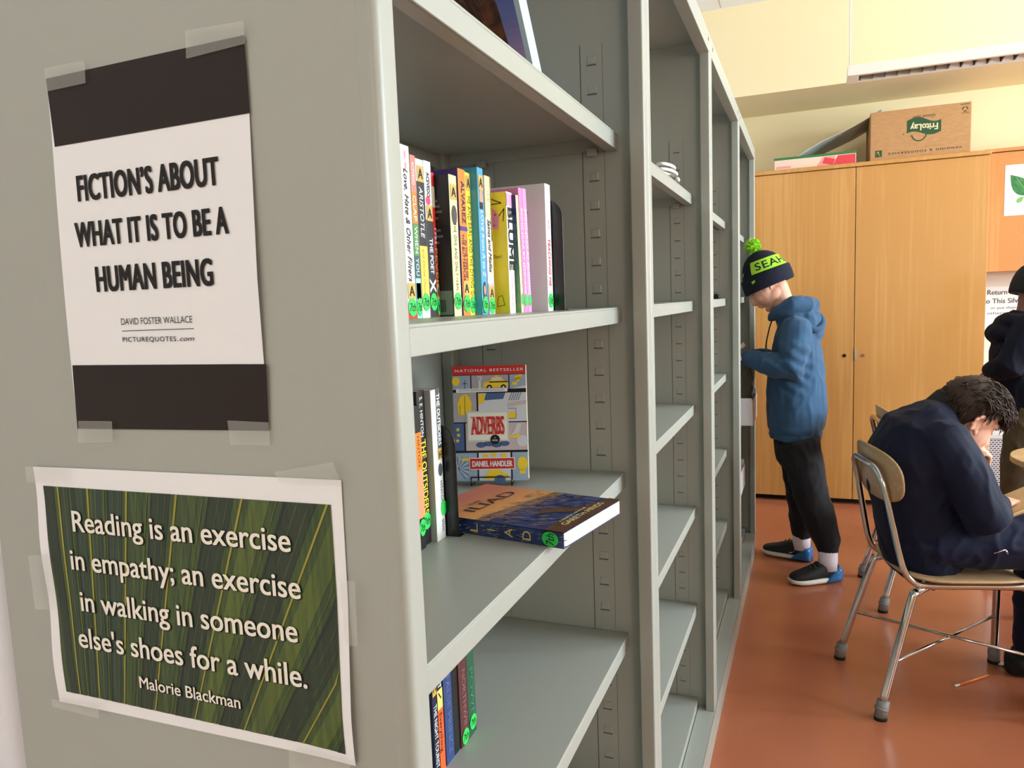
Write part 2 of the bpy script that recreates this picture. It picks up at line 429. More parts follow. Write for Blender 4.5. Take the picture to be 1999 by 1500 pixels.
def poster_quote():
    t = thing('quote_poster', 'portrait white poster with black bands reading FICTION\'S ABOUT, taped above the leaf poster', 'poster', (-.196, EP, 1.452))
    b = MB(); C = [(-.298, 1.450), (-.100, 1.455), (-.096, 1.730-.165), (-.293, 1.730-.165)]
    C = [(-.298, 1.2855), (-.1, 1.2895), (-.096, 1.5665), (-.293, 1.5655)]
    sheet(b, C, curl1, PAPER, 0)
    b.build('paper_sheet', t)
    b = MB()
    sheet(b, [(-.291, 1.513), (-.096, 1.5145), (-.096, 1.5667), (-.2932, 1.5657)], curl1, BROWNINK, .0004)
    b.build('printed_band', t); b = MB()
    sheet(b, [(-.298, 1.2853), (-.0998, 1.2893), (-.097, 1.3385), (-.2953, 1.3385)], curl1, BROWNINK, .0004)
    b.build('printed_band', t)
    b = MB()
    poster_text(b, curl1, 'FICTION\u2019S ABOUT', -.2705, -.1270, 1.4688, 1.4688, .0190, INK, bold=.044, space=1.06)
    poster_text(b, curl1, 'WHAT IT IS TO BE A', -.2770, -.1220, 1.4333, 1.4338, .0185, INK, bold=.044, space=1.06)
    poster_text(b, curl1, 'HUMAN BEING', -.2595, -.1400, 1.3973, 1.3973, .0190, INK, bold=.044, space=1.06)
    poster_text(b, curl1, 'DAVID FOSTER WALLACE', -.2370, -.1640, 1.3702, 1.3702, .0050, INK, bold=-.004)
    poster_text(b, curl1, 'PICTUREQUOTES', -.2370, -.1815, 1.3568, 1.3565, .0036, INK, bold=.01, space=1.15)
    poster_text(b, curl1, '.com', -.1800, -.1635, 1.3565, 1.3565, .0036, INK, shear=.35)
    b.add([(x, EP-curl1(x, z)-.0007, z) for x, z in [(-.237, 1.3651), (-.163, 1.3654), (-.163, 1.3659), (-.237, 1.3656)]], [(0, 1, 2, 3)], INK)
    b.build('lettering', t)
    for q in ([(-.147, 1.558), (-.094, 1.560), (-.094, 1.575), (-.146, 1.577)], [(-.290, 1.555), (-.248, 1.5555), (-.247, 1.572), (-.291, 1.5725)],
              [(-.296, 1.274), (-.256, 1.276), (-.255, 1.293), (-.293, 1.2925)], [(-.135, 1.278), (-.098, 1.279), (-.098, 1.296), (-.136, 1.2965)]):
        tape(t, q, .0032)
poster_quote()
def poster_leaf():
    t = thing('quote_poster', 'landscape poster with green leaf picture reading Reading is an exercise in empathy', 'poster', (-.2, EP, 1.04))
    b = MB(); sheet(b, [(-.356, 1.0355), (-.042, 1.040), (-.040, 1.2555), (-.357, 1.2505)], curl2, PAPER, 0, 30, 24); b.build('paper_sheet', t)
    G0 = mat('leaf_green', (62, 84, 32), rough=0.5, var=(300, (40, 60, 26), (1, 1, .04)))
    G1 = mat('leaf_green_dark', (36, 52, 28), rough=0.5, var=(300, (26, 42, 24), (1, 1, .04)))
    G2 = mat('leaf_green_bluish', (42, 62, 46), rough=0.5, var=(300, (30, 50, 40), (1, 1, .04)))
    G3 = mat('leaf_green_light', (88, 104, 34), rough=0.5, var=(300, (62, 82, 30), (1, 1, .04)))
    YV = mat('leaf_vein', (150, 144, 48), rough=0.5)
    C = [(-.345, 1.047), (-.05, 1.048), (-.05, 1.237), (-.347, 1.234)]
    b = MB(); sheet(b, C, curl2, G0, .0004, 30, 20)
    A = 1.95
    def strip(s0, s1, m, h):
        vs = []; n = 14
        for j in range(n+1):
            v = j/n
            for s in (s0, s1):
                u = .06+s*(v+A)/(1+A)
                u = min(1, max(0, u)); x, z = bil(C, u, v); vs.append((x, EP-curl2(x, z)-h, z))
        b.add(vs, [(2*j, 2*j+1, 2*j+3, 2*j+2) for j in range(n)], m)
    veins = [0, .12, .27, .45, .67, .93, 1.22, 1.55]
    for i in range(len(veins)-1):
        a, c = veins[i], veins[i+1]; w = c-a
        strip(a+w*.52, a+w*.88, G1 if i > 1 else G2, .0006)
        strip(a+w*.10, a+w*.34, (G2, G2, G0, G0, G3, G3, G3)[i], .0006)
        strip(a+w*.5, a+w*.53, mat('leaf_fold', (22, 32, 18), rough=.5), .00075)
        for q in (.2, .42, .66, .8): strip(a+w*q-.0022, a+w*q+.0022, G3 if q < .5 else G0, .00072)
    for s in veins: strip(s-.0035, s+.0035, YV, .0008)
    strip(-.06, -.02, G1, .0006)
    b.build('leaf_picture', t, fix=False)
    CR = mat('cream_lettering', (238, 236, 224), rough=.5); b = MB()
    L = [('Reading is an exercise', -.3145, -.0870, 1.1965, 1.1990, .0178), ('in empathy; an exercise', -.3210, -.0810, 1.1625, 1.1635, .0178),
         ('in walking in someone', -.3145, -.0865, 1.1260, 1.1290, .0178), ("else's shoes for a while.", -.3215, -.0805, 1.0925, 1.0940, .0178),
         ('Malorie Blackman', -.2540, -.1470, 1.0660, 1.0660, .0100)]
    for s, x0, x1, z0, z1, cp in L:
        poster_text(b, lambda x, z: curl2(x+.0006, z+.0008)+.0002, s, x0+.0008, x1+.0008, z0-.0009, z1-.0009, cp, INK, bold=.028)
        poster_text(b, lambda x, z: curl2(x, z)+.0008, s, x0, x1, z0, z1, cp, CR, bold=.020)
    b.build('lettering', t)
    for q in ([(-.357, 1.238), (-.312, 1.240), (-.309, 1.252), (-.358, 1.252)], [(-.087, 1.252), (-.035, 1.253), (-.041, 1.270), (-.093, 1.260)],
              [(-.365, 1.123), (-.347, 1.125), (-.343, 1.175), (-.367, 1.172)], [(-.357, 1.034), (-.300, 1.033), (-.298, 1.045), (-.357, 1.041)],
              [(-.099, 1.030), (-.045, 1.036), (-.042, 1.046), (-.098, 1.046)], [(-.040, 1.136), (-.030, 1.137), (-.029, 1.185), (-.041, 1.184)]):
        tape(t, q, .0075)
poster_leaf()
# ================================================================== books
def book(label, y0, y1, xs, z0, top, spine, cover=None, depth=.135, deco=None, dot=None, tilt=0.0, group=None, kind='book', cov=None):
    """upright book: spine towards +x at x=xs, thickness y0..y1"""
    cover = cover or spine
    t = thing(kind, label, 'book', ((xs-depth/2), (y0+y1)/2, z0), group=group)
    xb = xs-depth; g = .0008
    b = MB(); b.box(xs-g, xs, y0, y1, z0, top, spine)
    b.box(xb, xs-g, y0, y0+g, z0, top, cover); b.box(xb, xs-g, y1-g, y1, z0, top, cover)
    b.build('cover', t, bevel=.0004, seg=1)
    MB().box(xb+.001, xs-g, y0+g, y1-g, z0+.0006, top-.0006, PAGES).build('page_block', t)
    S = Frame((xs, (y0+y1)/2, top), (0, 0, -1), (0, 1, 0))          # title runs downwards
    H = Frame((xs, (y0+y1)/2, z0), (0, 1, 0), (0, 0, 1))            # upright on the spine
    Cv = Frame((xs, y0, z0), (1, 0, 0), (0, 0, 1))                  # the side facing the viewer, u negative inwards
    h = top-z0; w = y1-y0
    if deco:
        b = MB(); book.cur = t; deco(b, S, H, Cv, h, w)
        if b.f: b.build('spine_print', t, fix=False)
    if dot is not None:
        b = MB(); r = min(.011, w*.5); b.disc(H, 0, dot, r, GREENDOT, .0009, ry=.0115)
        b.text(H, '7th', -r*.7, r*.7, dot-.005, .010, INK, h=.0012, shear=.2)
        b.build('grade_sticker', t, fix=False)
    if tilt:
        t.rotation_euler = (tilt, 0, 0)
    return t
def c(name, rgb, **k): return mat(name, rgb, rough=k.pop('rough', .42), **k)
G2 = 'upright books on the eye level shelf'; Z2 = SHELF_Z[1]
RED = c('red_print', (200, 38, 34)); PINKW = c('pink_print', (232, 70, 110)); NAVY = c('navy_cover', (24, 32, 62))
ORANGE = c('orange_print', (242, 128, 40)); GREENC = c('green_print', (76, 140, 70)); TEAL = c('pale_teal', (150, 206, 200))
YEL = c('yellow_cover', (246, 222, 52)); CRM = c('cream_cover', (244, 236, 168)); BLK = c('black_cover', (20, 22, 22)); SKY = c('sky_blue_cover', (70, 168, 214))
def award(b, H, z, w): b.rect(H, -w*.42, z-.010, w*.42, z+.010, GOLD, .0006); b.text(H, 'A', -w*.3, w*.3, z-.006, .012, INK, h=.0009, bold=.02)
def d1(b, S, H, C, h, w):
    b.rect(H, -w/2, 0, w/2, .014, RED, .0004); b.text(S, 'Samira', .006, .016, -.002, .006, PINKW, shear=.3); b.text(S, 'Ahmed', .020, .031, -.002, .006, PINKW, shear=.3)
    b.text(S, 'Love, Hate & Other Filters', .028, .165, -.005, .0095, INK, shear=.35, bold=.006); award(b, H, .034, w)
def d2(b, S, H, C, h, w):
    b.rect(S, 0, -w/2, .045, w/2, c('coral_cover', (240, 128, 116)), .0003); b.rect(S, .045, -w/2, .083, w/2, ORANGE, .0003)
    b.rect(S, .083, -w/2, .123, w/2, GREENC, .0003); b.rect(S, .123, -w/2, .151, w/2, c('dark_teal', (30, 90, 96)), .0003); b.rect(S, .151, -w/2, h, w/2, TEAL, .0003)
    b.text(S, 'ACEVEDO', .008, .036, -.003, .006, WHITE)
    for q, u0, u1 in (('CLAP', .049, .080), ('WHEN', .087, .120), ('YOU', .126, .148), ('LAND', .153, .163)): b.text(S, q, u0, u1, -.0035, .0072, WHITE); award(b, H, .034, w)
def d3(b, S, H, C, h, w):
    b.rect(S, .028, -w/2, .108, w/2, c('midnight_cover', (26, 32, 40)), .0003); b.rect(S, .108, -w/2, h-.018, w/2, c('amber_cover', (246, 206, 86)), .0003)
    award(b, H, h-.018, w); b.text(S, 'ARISTOTLE', .034, .098, -.005, .0095, WHITE, shear=.2); b.text(S, 'and Dante Discover', .112, .18, -.004, .006, ORANGE, shear=.2)
def d4(b, S, H, C, h, w):
    b.rect(S, .075, -w/2, h, w/2, c('charcoal_cover', (48, 46, 50)), .0003); b.text(S, 'ACEVEDO', .0145, .0455, -.004, .0075, INK, bold=.02)
    b.disc(H, -.002, h-.050, .006, PINKW, .0004); award(b, H, h-.066, w); b.text(S, 'THE POET', .098, .144, -.004, .0085, WHITE, bold=.02); b.text(S, 'X', .150, .168, -.0085, .016, WHITE, bold=.03)
def d5(b, S, H, C, h, w):
    b.rect(S, .018, -w/2, .045, w/2, c('parchment', (190, 176, 150)), .0003); b.text(S, 'FEVER', .098, .15, -.003, .0065, GOLD); b.text(S, '1793', .072, .092, -.002, .005, WHITE); award(b, H, .033, w)
def dI(b, S, H, C, h, w):
    award(b, H, h-.022, w); b.disc(H, 0, h-.052, w*.36, c('gorilla_grey', (58, 58, 62)), .0005, ry=.013)
    b.text(S, 'THE ONE AND ONLY IVAN', .062, .150, -.0035, .0075, INK, space=1.2)
    b = MB(); b.rect(C, -.032, .002, -.002, .034, c('grey_barcode_panel', (120, 124, 122)), .0004)
    for i in range(9): b.rect(C, -.026+i*.0016, .006, -.0252+i*.0016, .022, INK, .0006)
    for i, z in enumerate((.15, .143, .136, .128, .112, .104, .096)): b.rect(C, -.028, z, -.018+.003*(i % 3), z+.003, c('grey_text', (110, 112, 110)), .0004)
    b.build('cover_print', book.cur, fix=False)
def dA(b, S, H, C, h, w):
    b.rect(S, .076, -w/2, .082, w/2, c('violet_cover', (70, 48, 130)), .0004); b.text(S, 'ALVAREZ', .016, .072, -.0035, .0100, NAVY, bold=.02)
    b.text(S, 'IN THE TIME OF', .094, .145, .0005, .0062, NAVY, bold=.016); b.text(S, 'THE BUTTERFLIES', .086, .149, -.0075, .0062, NAVY, bold=.016); award(b, H, .037, w)
def dE(b, S, H, C, h, w):
    award(b, H, h-.014, w); b.text(S, 'ME AND EARL AND THE DYING GIRL', .032, .178, -.005, .0105, c('olive_print', (110, 110, 20)), space=1.05)
def dL(b, S, H, C, h, w):
    award(b, H, h-.02, w); b.disc(H, 0, h-.04, w*.34, c('portrait_tan', (206, 150, 120)), .0004, ry=.012); b.rect(H, -w*.3, h-.056, w*.3, h-.047, NAVY, .0005)
    b.text(S, 'S.K. ALI', .046, .056, -.004, .007, NAVY); b.text(S, 'LOVE from A to Z', .058, .150, -.004, .0090, WHITE, shear=.15)
    b.disc(H, 0, .032, w*.32, NAVY, .0004, ry=.014); b.disc(H, 0, .034, w*.18, c('portrait_tan', (206, 150, 120)), .0006, ry=.007); b.rect(H, -w*.4, .002, w*.2, .020, NAVY, .0003)
def dS(b, S, H, C, h, w):
    b.rect(S, 0, -w/2, .058, w/2, CRM, .0003); b.rect(S, .0, w*.32, .09, w/2, c('moss_print', (120, 116, 60)), .0005)
    b.text(S, 'S.K. Ali', .02, .036, -.003, .007, PINKW, shear=.3); b.text(S, 'Saints and Misfits', .060, .135, -.005, .0098, INK, shear=.35, bold=.016)
    b.rect(S, .150, -w/2, h, w/2, c('lavender_print', (196, 180, 206)), .0003); award(b, H, .030, w)
def dB(b, S, H, C, h, w):
    b.rect(S, .002, -w/2, .020, w/2, c('candy_pink', (240, 160, 200)), .0004); b.text(S, 'BLUME', .022, .112, -.0075, .0155, INK, bold=.05)
    b.text(S, 'JUST AS LONG AS', .118, .165, -.003, .005, PINKW)
    P = c('dotted_pink', (238, 150, 176))
    b.poly(C, [(-.040, .122), (-.014, .122), (-.012, .140), (-.022, .152), (-.030, .146), (-.040, .150)], P, .0004)
    for u, v in ((-.034, .128), (-.026, .134), (-.02, .127), (-.034, .142), (-.018, .142)): b.disc(C, u, v, .0015, c('raspberry', (190, 40, 90)), .0006, n=8)
    b.line(C, [(-.012, .140), (-.004, .150), (-.006, .132)], .0012, INK, .0006); b.line(C, [(-.036, .170), (-.008, .158), (-.036, .156)], .0012, INK, .0006)
    b.text(C, 'Love Doesn\'t', -.032, -.010, .080, .005, c('olive_print', (110, 110, 20)), shear=.2); b.line(C, [(-.02, .01), (-.018, .024), (-.012, .026), (-.008, .012), (-.02, .01)], .001, c('olive_print', (110, 110, 20)), .0005)
def dD(b, S, H, C, h, w):
    for i in range(12):
        t = i/11; b.rect(C, -.05, h*t*.917, -.0005, h*(t*.917+.0835), c('teal_step_%s' % 'abcdefghijkl'[i], (int(120-90*t), int(170-125*t), int(110-10*t))), .0004)
    b.disc(H, 0, .02, w*.4, GREENDOT, .0006, ry=.009)
def dP(b, S, H, C, h, w):
    b.text(S, 'BEING JAZZ BY JENNINGS', .03, .16, -w*.2, w*.45, WHITE); b.disc(H, 0, .018, w*.45, GREENDOT, .0006, ry=.009)
def dW(b, S, H, C, h, w):
    b.text(S, 'BLANKETS', .008, .040, -.004, .007, c('silver_print', (176, 168, 172))); b.text(S, 'BALZAC', .056, .072, -.004, .008, PINKW); b.text(S, 'TEACHING ME', .084, .158, -.006, .010, c('rose_print', (232, 60, 100)), bold=.02, shear=.2)
    b.text(C, 'THE', -.04, -.028, h-.045, .004, c('silver_print', (176, 168, 172)))
    for i in range(8): b.rect(C, -.040, h-.030-.0065*i, -.034, h-.027-.0065*i, c('silver_print', (176, 168, 172)), .0004)
book('white paperback titled Love, Hate & Other Filters, first visible book on the eye level shelf', .369, .3905, -.19, Z2, 1.571, WHITE, c('blush_cover', (240, 214, 212)), deco=d1, dot=.014, group=G2)
book('slim coral, orange and green book titled Clap When You Land', .3915, .4045, -.19, Z2, 1.562, TEAL, deco=d2, dot=.014, group=G2)
book('book with white top, dark band and amber lower spine beside The Poet X', .4065, .4260, -.19, Z2, 1.560, WHITE, deco=d3, dot=.020, group=G2)
book('white and charcoal book titled The Poet X', .4275, .4460, -.19, Z2, 1.561, WHITE, deco=d4, dot=.020, group=G2)
book('thin red book with FEVER in gold on its spine', .4530-.005, .4590-.003, -.191, Z2, 1.549, RED, deco=d5, dot=.013, group=G2)
book('black book with pale yellow spine titled The One and Only Ivan', .4575, .4795, -.170, Z2, 1.546, CRM, BLK, deco=dI, dot=.020, group=G2)
book('orange spined violet book by ALVAREZ titled In the Time of the Butterflies', .4815, .5035, -.168, Z2, 1.557, ORANGE, c('violet_cover', (70, 48, 130)), deco=dA, dot=.016, group=G2)
book('bright yellow book titled Me and Earl and the Dying Girl', .5040, .5190, -.168, Z2, 1.555, YEL, deco=dE, dot=.014, group=G2, depth=.13)
book('sky blue hardback titled Love from A to Z', .5200, .5385, -.157, Z2, 1.563, c('deep_sky_spine', (62, 158, 208)), SKY, deco=dL, dot=.014, group=G2, depth=.14)
book('cream and lavender paperback titled Saints and Misfits', .5425, .5640, -.157, Z2, 1.555, c('ivory_spine', (236, 232, 222)), deco=dS, dot=.012, group=G2)
book('yellow book by BLUME with a pink dotted cat shape on its cover', .5735, .5950, -.137, Z2, 1.535, WHITE, YEL, deco=dB, group=G2)
book('small book with a cover fading from navy to green', .6020, .6110, -.130, Z2, 1.532, CRM, NAVY, deco=dD, group=G2, tilt=.05)
book('thin pink book next to the navy green one', .6140, .6290, -.130, Z2, 1.544, c('pink_cover', (220, 130, 192)), deco=dP, group=G2, tilt=.05)
book('thin pink book next to the big white one', .6310, .6450, -.130, Z2, 1.545, c('pink_cover_paler', (226, 146, 200)), deco=dP, group=G2, tilt=.05)
book('large white hardback with red lettering next to the bookend', .6720, .6960, -.112, Z2, 1.557, WHITE, c('pearl_cover', (222, 230, 226)), depth=.16, deco=dW, dot=.016, group=G2)
# unseen neighbours continue the row behind the front post
for i, (y, m) in enumerate(((.345, RED), (.322, NAVY), (.298, TEAL))):
    pass
def bookend(label, y, xf, z0, hgt, ln=.14):
    t = thing('bookend', label, 'bookend', (xf-ln/2, y, z0))
    F = Frame((xf, y, z0), (1, 0, 0), (0, 0, 1)); r = .03
    pts = [(-ln, 0), (0, 0), (0, hgt-r)]+[(-r+r*math.cos(a), hgt-r+r*math.sin(a)) for a in [PI/2*i/8 for i in range(1, 9)]]+[(-ln+r-r*math.sin(a), hgt-r+r*math.cos(a)) for a in [PI/2*i/8 for i in range(0, 9)]]
    MB().prism(pts, F, -.0018, 0, BLACKMETAL).build('plate', t, bevel=.0006)
    MB().box(xf-ln+.02, xf+.001, y+.002, y+.014, z0, z0+.0015, BLACKMETAL).build('foot', t)
    return t
bookend('black metal bookend beside the white hardback on the eye level shelf', .700, -.094, Z2, .175, .15)
# the leaning picture book on the shelf above
def leaning_book():
    z = SHELF_Z[0]
    t = thing('picture_book', 'large picture book with pale blue spine leaning on the top visible shelf', 'book', (-.15, .70, z))
    hgt, th, dp = .27, .031, .22
    M = Matrix.Translation((-.115, .712, z+.0172)) @ Matrix.Rotation(math.radians(-1), 4, 'Z') @ Matrix.Rotation(math.radians(33), 4, 'X')
    # local: x depth (0 = spine), y thickness 0..-th , z height; leans towards -y at the top
    PB = c('pale_blue_cover', (186, 212, 232)); b = MB()
    b.box(-.001, 0, -th, 0, 0, hgt, PB, M); b.box(-dp, -.001, -th, -th+.002, 0, hgt, PB, M); b.box(-dp, -.001, -.002, 0, 0, hgt, PB, M)
    b.build('cover', t, bevel=.0005)
    MB().box(-dp+.004, -.001, -th+.002, -.002, .003, hgt-.003, PAGES, M).build('page_block', t)
    o = M @ V((0, -th, 0)); F = Frame(o, M.to_3x3() @ V((1, 0, 0)), M.to_3x3() @ V((0, 0, 1))); b = MB()
    stops = ((232, 186, 204), (206, 160, 196), (160, 138, 192), (112, 118, 184), (92, 108, 178), (126, 142, 198), (104, 116, 180))
    for i in range(24):
        q = i/23*5.999; k = int(q); rgb = tuple(stops[k][j]+(stops[k+1][j]-stops[k][j])*(q-k) for j in range(3))
        b.rect(F, -.20, .008+.0105*i, -.008, .0185+.0105*i, c('dusk_sky_%s' % 'abcdefghijklmnopqrstuvwx'[i], rgb), .0004)
    hair = c('auburn_hair', (112, 66, 40), var=(60, (60, 34, 24))); R = random.Random(3)
    b.poly(F, [(-.21, .005), (-.05, .01), (-.040, .05), (-.030, .10), (-.034, .16), (-.06, .22), (-.21, .25)], hair, .0008)
    for i in range(150):
        u = -.075-R.random()*.12; v = .06+R.random()*.17
        b.line(F, [(u, v), (u+.012, v-.014), (u+.020, v-.030), (u+.024, v-.048)], .0012+.0012*R.random(), c('auburn_strand', (138, 88, 56)) if i % 3 == 0 else c('umber_strand', (64, 40, 34)), .001)
    b.build('cover_picture', t, fix=False)
leaning_book()

# ---- middle shelf
Z3 = SHELF_Z[2]; G3 = 'upright books on the middle shelf'
def e1(b, S, H, C, h, w):
    b.rect(S, .035, -w/2, .085, w/2, ORANGE, .0004); b.rect(S, .085, -w/2, .15, w/2, c('peach_print', (240, 150, 110)), .0004); b.text(S, 'HINTON', .04, .08, -.003, .006, INK)
def e2(b, S, H, C, h, w):
    b.text(S, 'S. E. HINTON', .008, .062, -.0045, .0075, WHITE); b.text(S, 'THE OUTSIDERS', .066, .168, -.006, .0125, YEL, bold=.012)
def e3(b, S, H, C, h, w):
    b.rect(S, .0, w*.05, .082, w*.48, c('slate_print', (70, 76, 84)), .0004); b.text(S, 'THE OUTSIDERS', .006, .078, w*.1, .0085, WHITE, bold=.02)
    b.rect(S, .082, 0, .098, w*.45, GOLD, .0004); b.text(H, 'H', w*.08, w*.38, h-.096, .010, INK, h=.0008, bold=.02); b.disc(H, w*.2, h-.112, .006, c('slate_print', (70, 76, 84)), .0004, ry=.009)
    b.text(S, 'HINTON', .128, .160, w*.1, .007, c('slate_print', (70, 76, 84))); b.disc(H, w*.38, .043, .008, GREENDOT, .0006, ry=.011)
    b.text(S, 'SPEAK', .182, .2, w*.1, .006, c('slate_print', (70, 76, 84)))
GREY = c('grey_cover', (176, 178, 176)); LGREY = c('light_grey_spine', (214, 214, 210))
book('mostly hidden black and orange book at the left end of the middle shelf', .4035, .4195, -.210, Z3, 1.246, BLK, deco=e1, dot=.03, group=G3)
book('black book titled The Outsiders in yellow on the middle shelf', .4210, .4420, -.214, Z3, 1.264, BLK, deco=e2, dot=.033, group=G3)
book('pale grey book titled The Outsiders beside the middle shelf bookend', .4430, .4680, -.205, Z3, 1.263, LGREY, GREY, deco=e3, group=G3)
bookend('tall black bookend beside the grey Outsiders book on the middle shelf', .4715, -.186, Z3, .160, .12)

def adverbs():
    z = Z3
    bl = V((-.319, .733, 0)); br = V((-.190, .771, 0)); u = (br-bl).normalized(); n0 = V((u.y, -u.x, 0))   # n0 towards the viewer
    t = thing('paperback_book', 'paperback titled ADVERBS standing face out on a black wire stand', 'book', (-.255, .76, z+.012))
    a = math.radians(5); vv = V((0, 0, math.cos(a)))-n0*math.sin(a)
    F = Frame(bl+V((0, 0, z+.010)), u, vv); wd, hg, th = .131, .2045, .020
    white = c('adverbs_board', (232, 230, 226)); b = MB()
    b.prism([(0, 0), (wd, 0), (wd, hg), (0, hg)], F, -.001, 0, white); b.prism([(0, 0), (wd, 0), (wd, hg), (0, hg)], F, -th, -th+.001, white); b.prism([(0, 0), (.001, 0), (.001, hg), (0, hg)], F, -th, 0, white)
    b.build('cover', t)
    MB().prism([(.001, .001), (wd-.001, .001), (wd-.001, hg-.001), (.001, hg-.001)], F, -th+.001, -.001, PAGES).build('page_block', t)
    b = MB(); k = .0005
    def X(px): return (px-380)/(862-380)*wd
    def Y(py, px=620): return hg*(1-(py-(188-.055*(px-380)+.0))/ (905-(188-.055*(px-380))))
    gy = c('comic_grey', (168, 166, 172)); gb = c('comic_blue_grey', (150, 170, 196)); yl = c('comic_yellow', (240, 206, 40)); bl_ = c('comic_blue', (70, 96, 146)); pk = c('comic_mauve', (196, 184, 190)); lt = c('comic_light', (206, 212, 222))
    b.rect(F, 0, 0, wd, hg, INK, .0002)
    P = [(0, .163, .032, .188, gb), (.034, .163, .100, .188, gy), (.102, .163, wd, .188, gb), (0, .105, .042, .158, gy), (.045, .105, wd, .156, lt), (0, .054, .018, .103, bl_), (.021, .054, wd, .103, pk), (0, .0, .040, .050, gb), (.043, .0, .100, .050, lt), (.103, .0, wd, .050, gb)]
    for x0, y0, x1, y1, m in P: b.rect(F, x0, y0, x1, y1, m, .0004)
    b.rect(F, 0, .189, wd, hg, RED, .0005); b.text(F, 'NATIONAL BESTSELLER', .005, wd-.004, .1945, .0046, WHITE, h=.0007, bold=.02, space=1.25)
    # taxi
    b.poly(F, [(.054, .166), (.099, .166), (.099, .176), (.092, .177), (.088, .184), (.070, .184), (.066, .177), (.056, .174)], yl, .0006)
    b.rect(F, .071, .178, .087, .183, lt, .0007); b.rect(F, .066, .1745, .099, .1765, INK, .0007); b.rect(F, .076, .184, .083, .187, yl, .0007)
    for x in (.066, .091): b.disc(F, x, .166, .0048, INK, .0007); b.disc(F, x, .166, .002, lt, .0008)
    b.rect(F, .046, .164, .051, .184, lt, .0006); b.rect(F, .045, .180, .053, .186, lt, .0006)
    b.disc(F, .006, .178, .007, yl, .0006, ry=.008); b.line(F, [(.022, .163), (.022, .180)], .001, INK, .0006); b.line(F, [(.018, .174), (.026, .174)], .001, INK, .0006)
    b.disc(F, .115, .182, .004, yl, .0006); b.disc(F, .121, .184, .004, yl, .0006); b.poly(F, [(.111, .181), (.125, .183), (.117, .174)], yl, .0006); b.disc(F, .111, .172, .005, yl, .0006, ry=.003)
    b.poly(F, [(.103, .163), (wd, .163), (wd, .168), (.118, .166)], lt, .0005)
    # speech strip
    b.rect(F, .006, .158, .098, .1645, WHITE, .0009)
    for yy in (.1622, .1600): b.rect(F, .010, yy, .093, yy+.0008, c('fine_print', (120, 120, 126)), .0011)
    # raincoat
    b.poly(F, [(.009, .118), (.032, .118), (.033, .140), (.029, .150), (.024, .154), (.018, .154), (.012, .149), (.008, .138)], yl, .0006); b.line(F, [(.021, .118), (.021, .152)], .0008, INK, .0007); b.line(F, [(.012, .118), (.012, .136)], .0007, INK, .0007)
    b.poly(F, [(.055, .143), (.090, .145), (.094, .156), (.060, .156)], bl_, .0005); b.poly(F, [(.046, .135), (.056, .14), (.058, .155), (.046, .155)], yl, .0006)
    for i in range(5): b.line(F, [(.100+.004*i, .142), (.106+.004*i, .156)], .0012, bl_, .0006)
    b.poly(F, [(.098, .130), (wd, .136), (wd, .142), (.098, .138)], pk, .0006); b.disc(F, .105, .116, .008, yl, .0006, ry=.006); b.line(F, [(.098, .128), (.112, .128), (.112, .110), (.098, .110)], .0007, INK, .0007)
    # stars, shoe, figure, feet
    for x, y in ((.007, .092), (.008, .082), (.006, .072)):
        b.poly(F, [(x+(.0045 if i % 2 == 0 else .0018)*math.cos(PI/2+i*PI/5), y+(.0045 if i % 2 == 0 else .0018)*math.sin(PI/2+i*PI/5)) for i in range(10)], yl, .0006)
    b.poly(F, [(.100, .080), (.116, .084), (.121, .101), (.113, .101), (.108, .088)], lt, .0006); b.poly(F, [(.100, .076), (.116, .076), (.118, .084), (.108, .080), (.100, .080)], yl, .0007)
    for i, x in enumerate((.048, .062, .076, .090)): b.disc(F, x, .064+.002*(i % 2), .009, bl_, .0006, ry=.005)
    b.disc(F, .122, .070, .010, lt, .0006)
    # lower row
    for i in range(14): b.line(F, [(.006, .022), (.006+.022*math.cos(-1+i*.22), .022+.022*math.sin(-1+i*.22))], .0012, lt if i % 2 else bl_, .0006)
    b.rect(F, .012, .036, .030, .040, yl, .0007); b.disc(F, .121, .030, .009, yl, .0006, ry=.012); b.rect(F, .116, .012, .126, .020, yl, .0006)
    b.poly(F, [(.052, .002), (.092, .002), (.096, .010), (.086, .014), (.078, .022), (.062, .020), (.056, .010)], yl, .0006); b.disc(F, .080, .002, .010, bl_, .0007, ry=.008)
    for x, y in ((.055, .044), (.07, .046), (.088, .045)): b.disc(F, x, y, .005, yl, .0006, ry=.004)
    # title card
    b.rect(F, .0235, .070, .0985, .124, c('card_cream', (214, 220, 208)), .0010); b.rect(F, .0250, .0715, .0970, .1225, c('card_line', (150, 170, 160)), .0011); b.rect(F, .0256, .0721, .0964, .1219, c('card_white', (232, 234, 226)), .0012)
    b.text(F, 'ADVERBS', .031, .091, .083, .031, RED, h=.0014, bold=.028)
    for i in range(7):
        x = .0305+i*.0089
        for y in (.0828, .1125): b.rect(F, x, y, x+.0058, y+.0016, RED, .0014)
    b.disc(F, .0735, .0735, .0085, INK, .0016); b.text(F, 'A', .0722, .0748, .0752, .0025, WHITE, h=.0018); b.text(F, 'NOVEL', .0685, .0785, .0705, .0028, WHITE, h=.0018, bold=.02)
    b.rect(F, .026, .020, .1075, .041, WHITE, .0010); b.rect(F, .0272, .0212, .1063, .0398, RED, .0012); b.text(F, 'DANIEL HANDLER', .031, .103, .0255, .0095, WHITE, h=.0014, bold=.045)
    b.build('cover_picture', t, fix=False)
    # wire stand
    s = thing('wire_book_stand', 'small black wire stand holding the ADVERBS paperback', 'book stand', (-.25, .765, z))
    def q(a, h, dz): return F(a, 0, h)*1.0+V((0, 0, dz))
    b = MB()
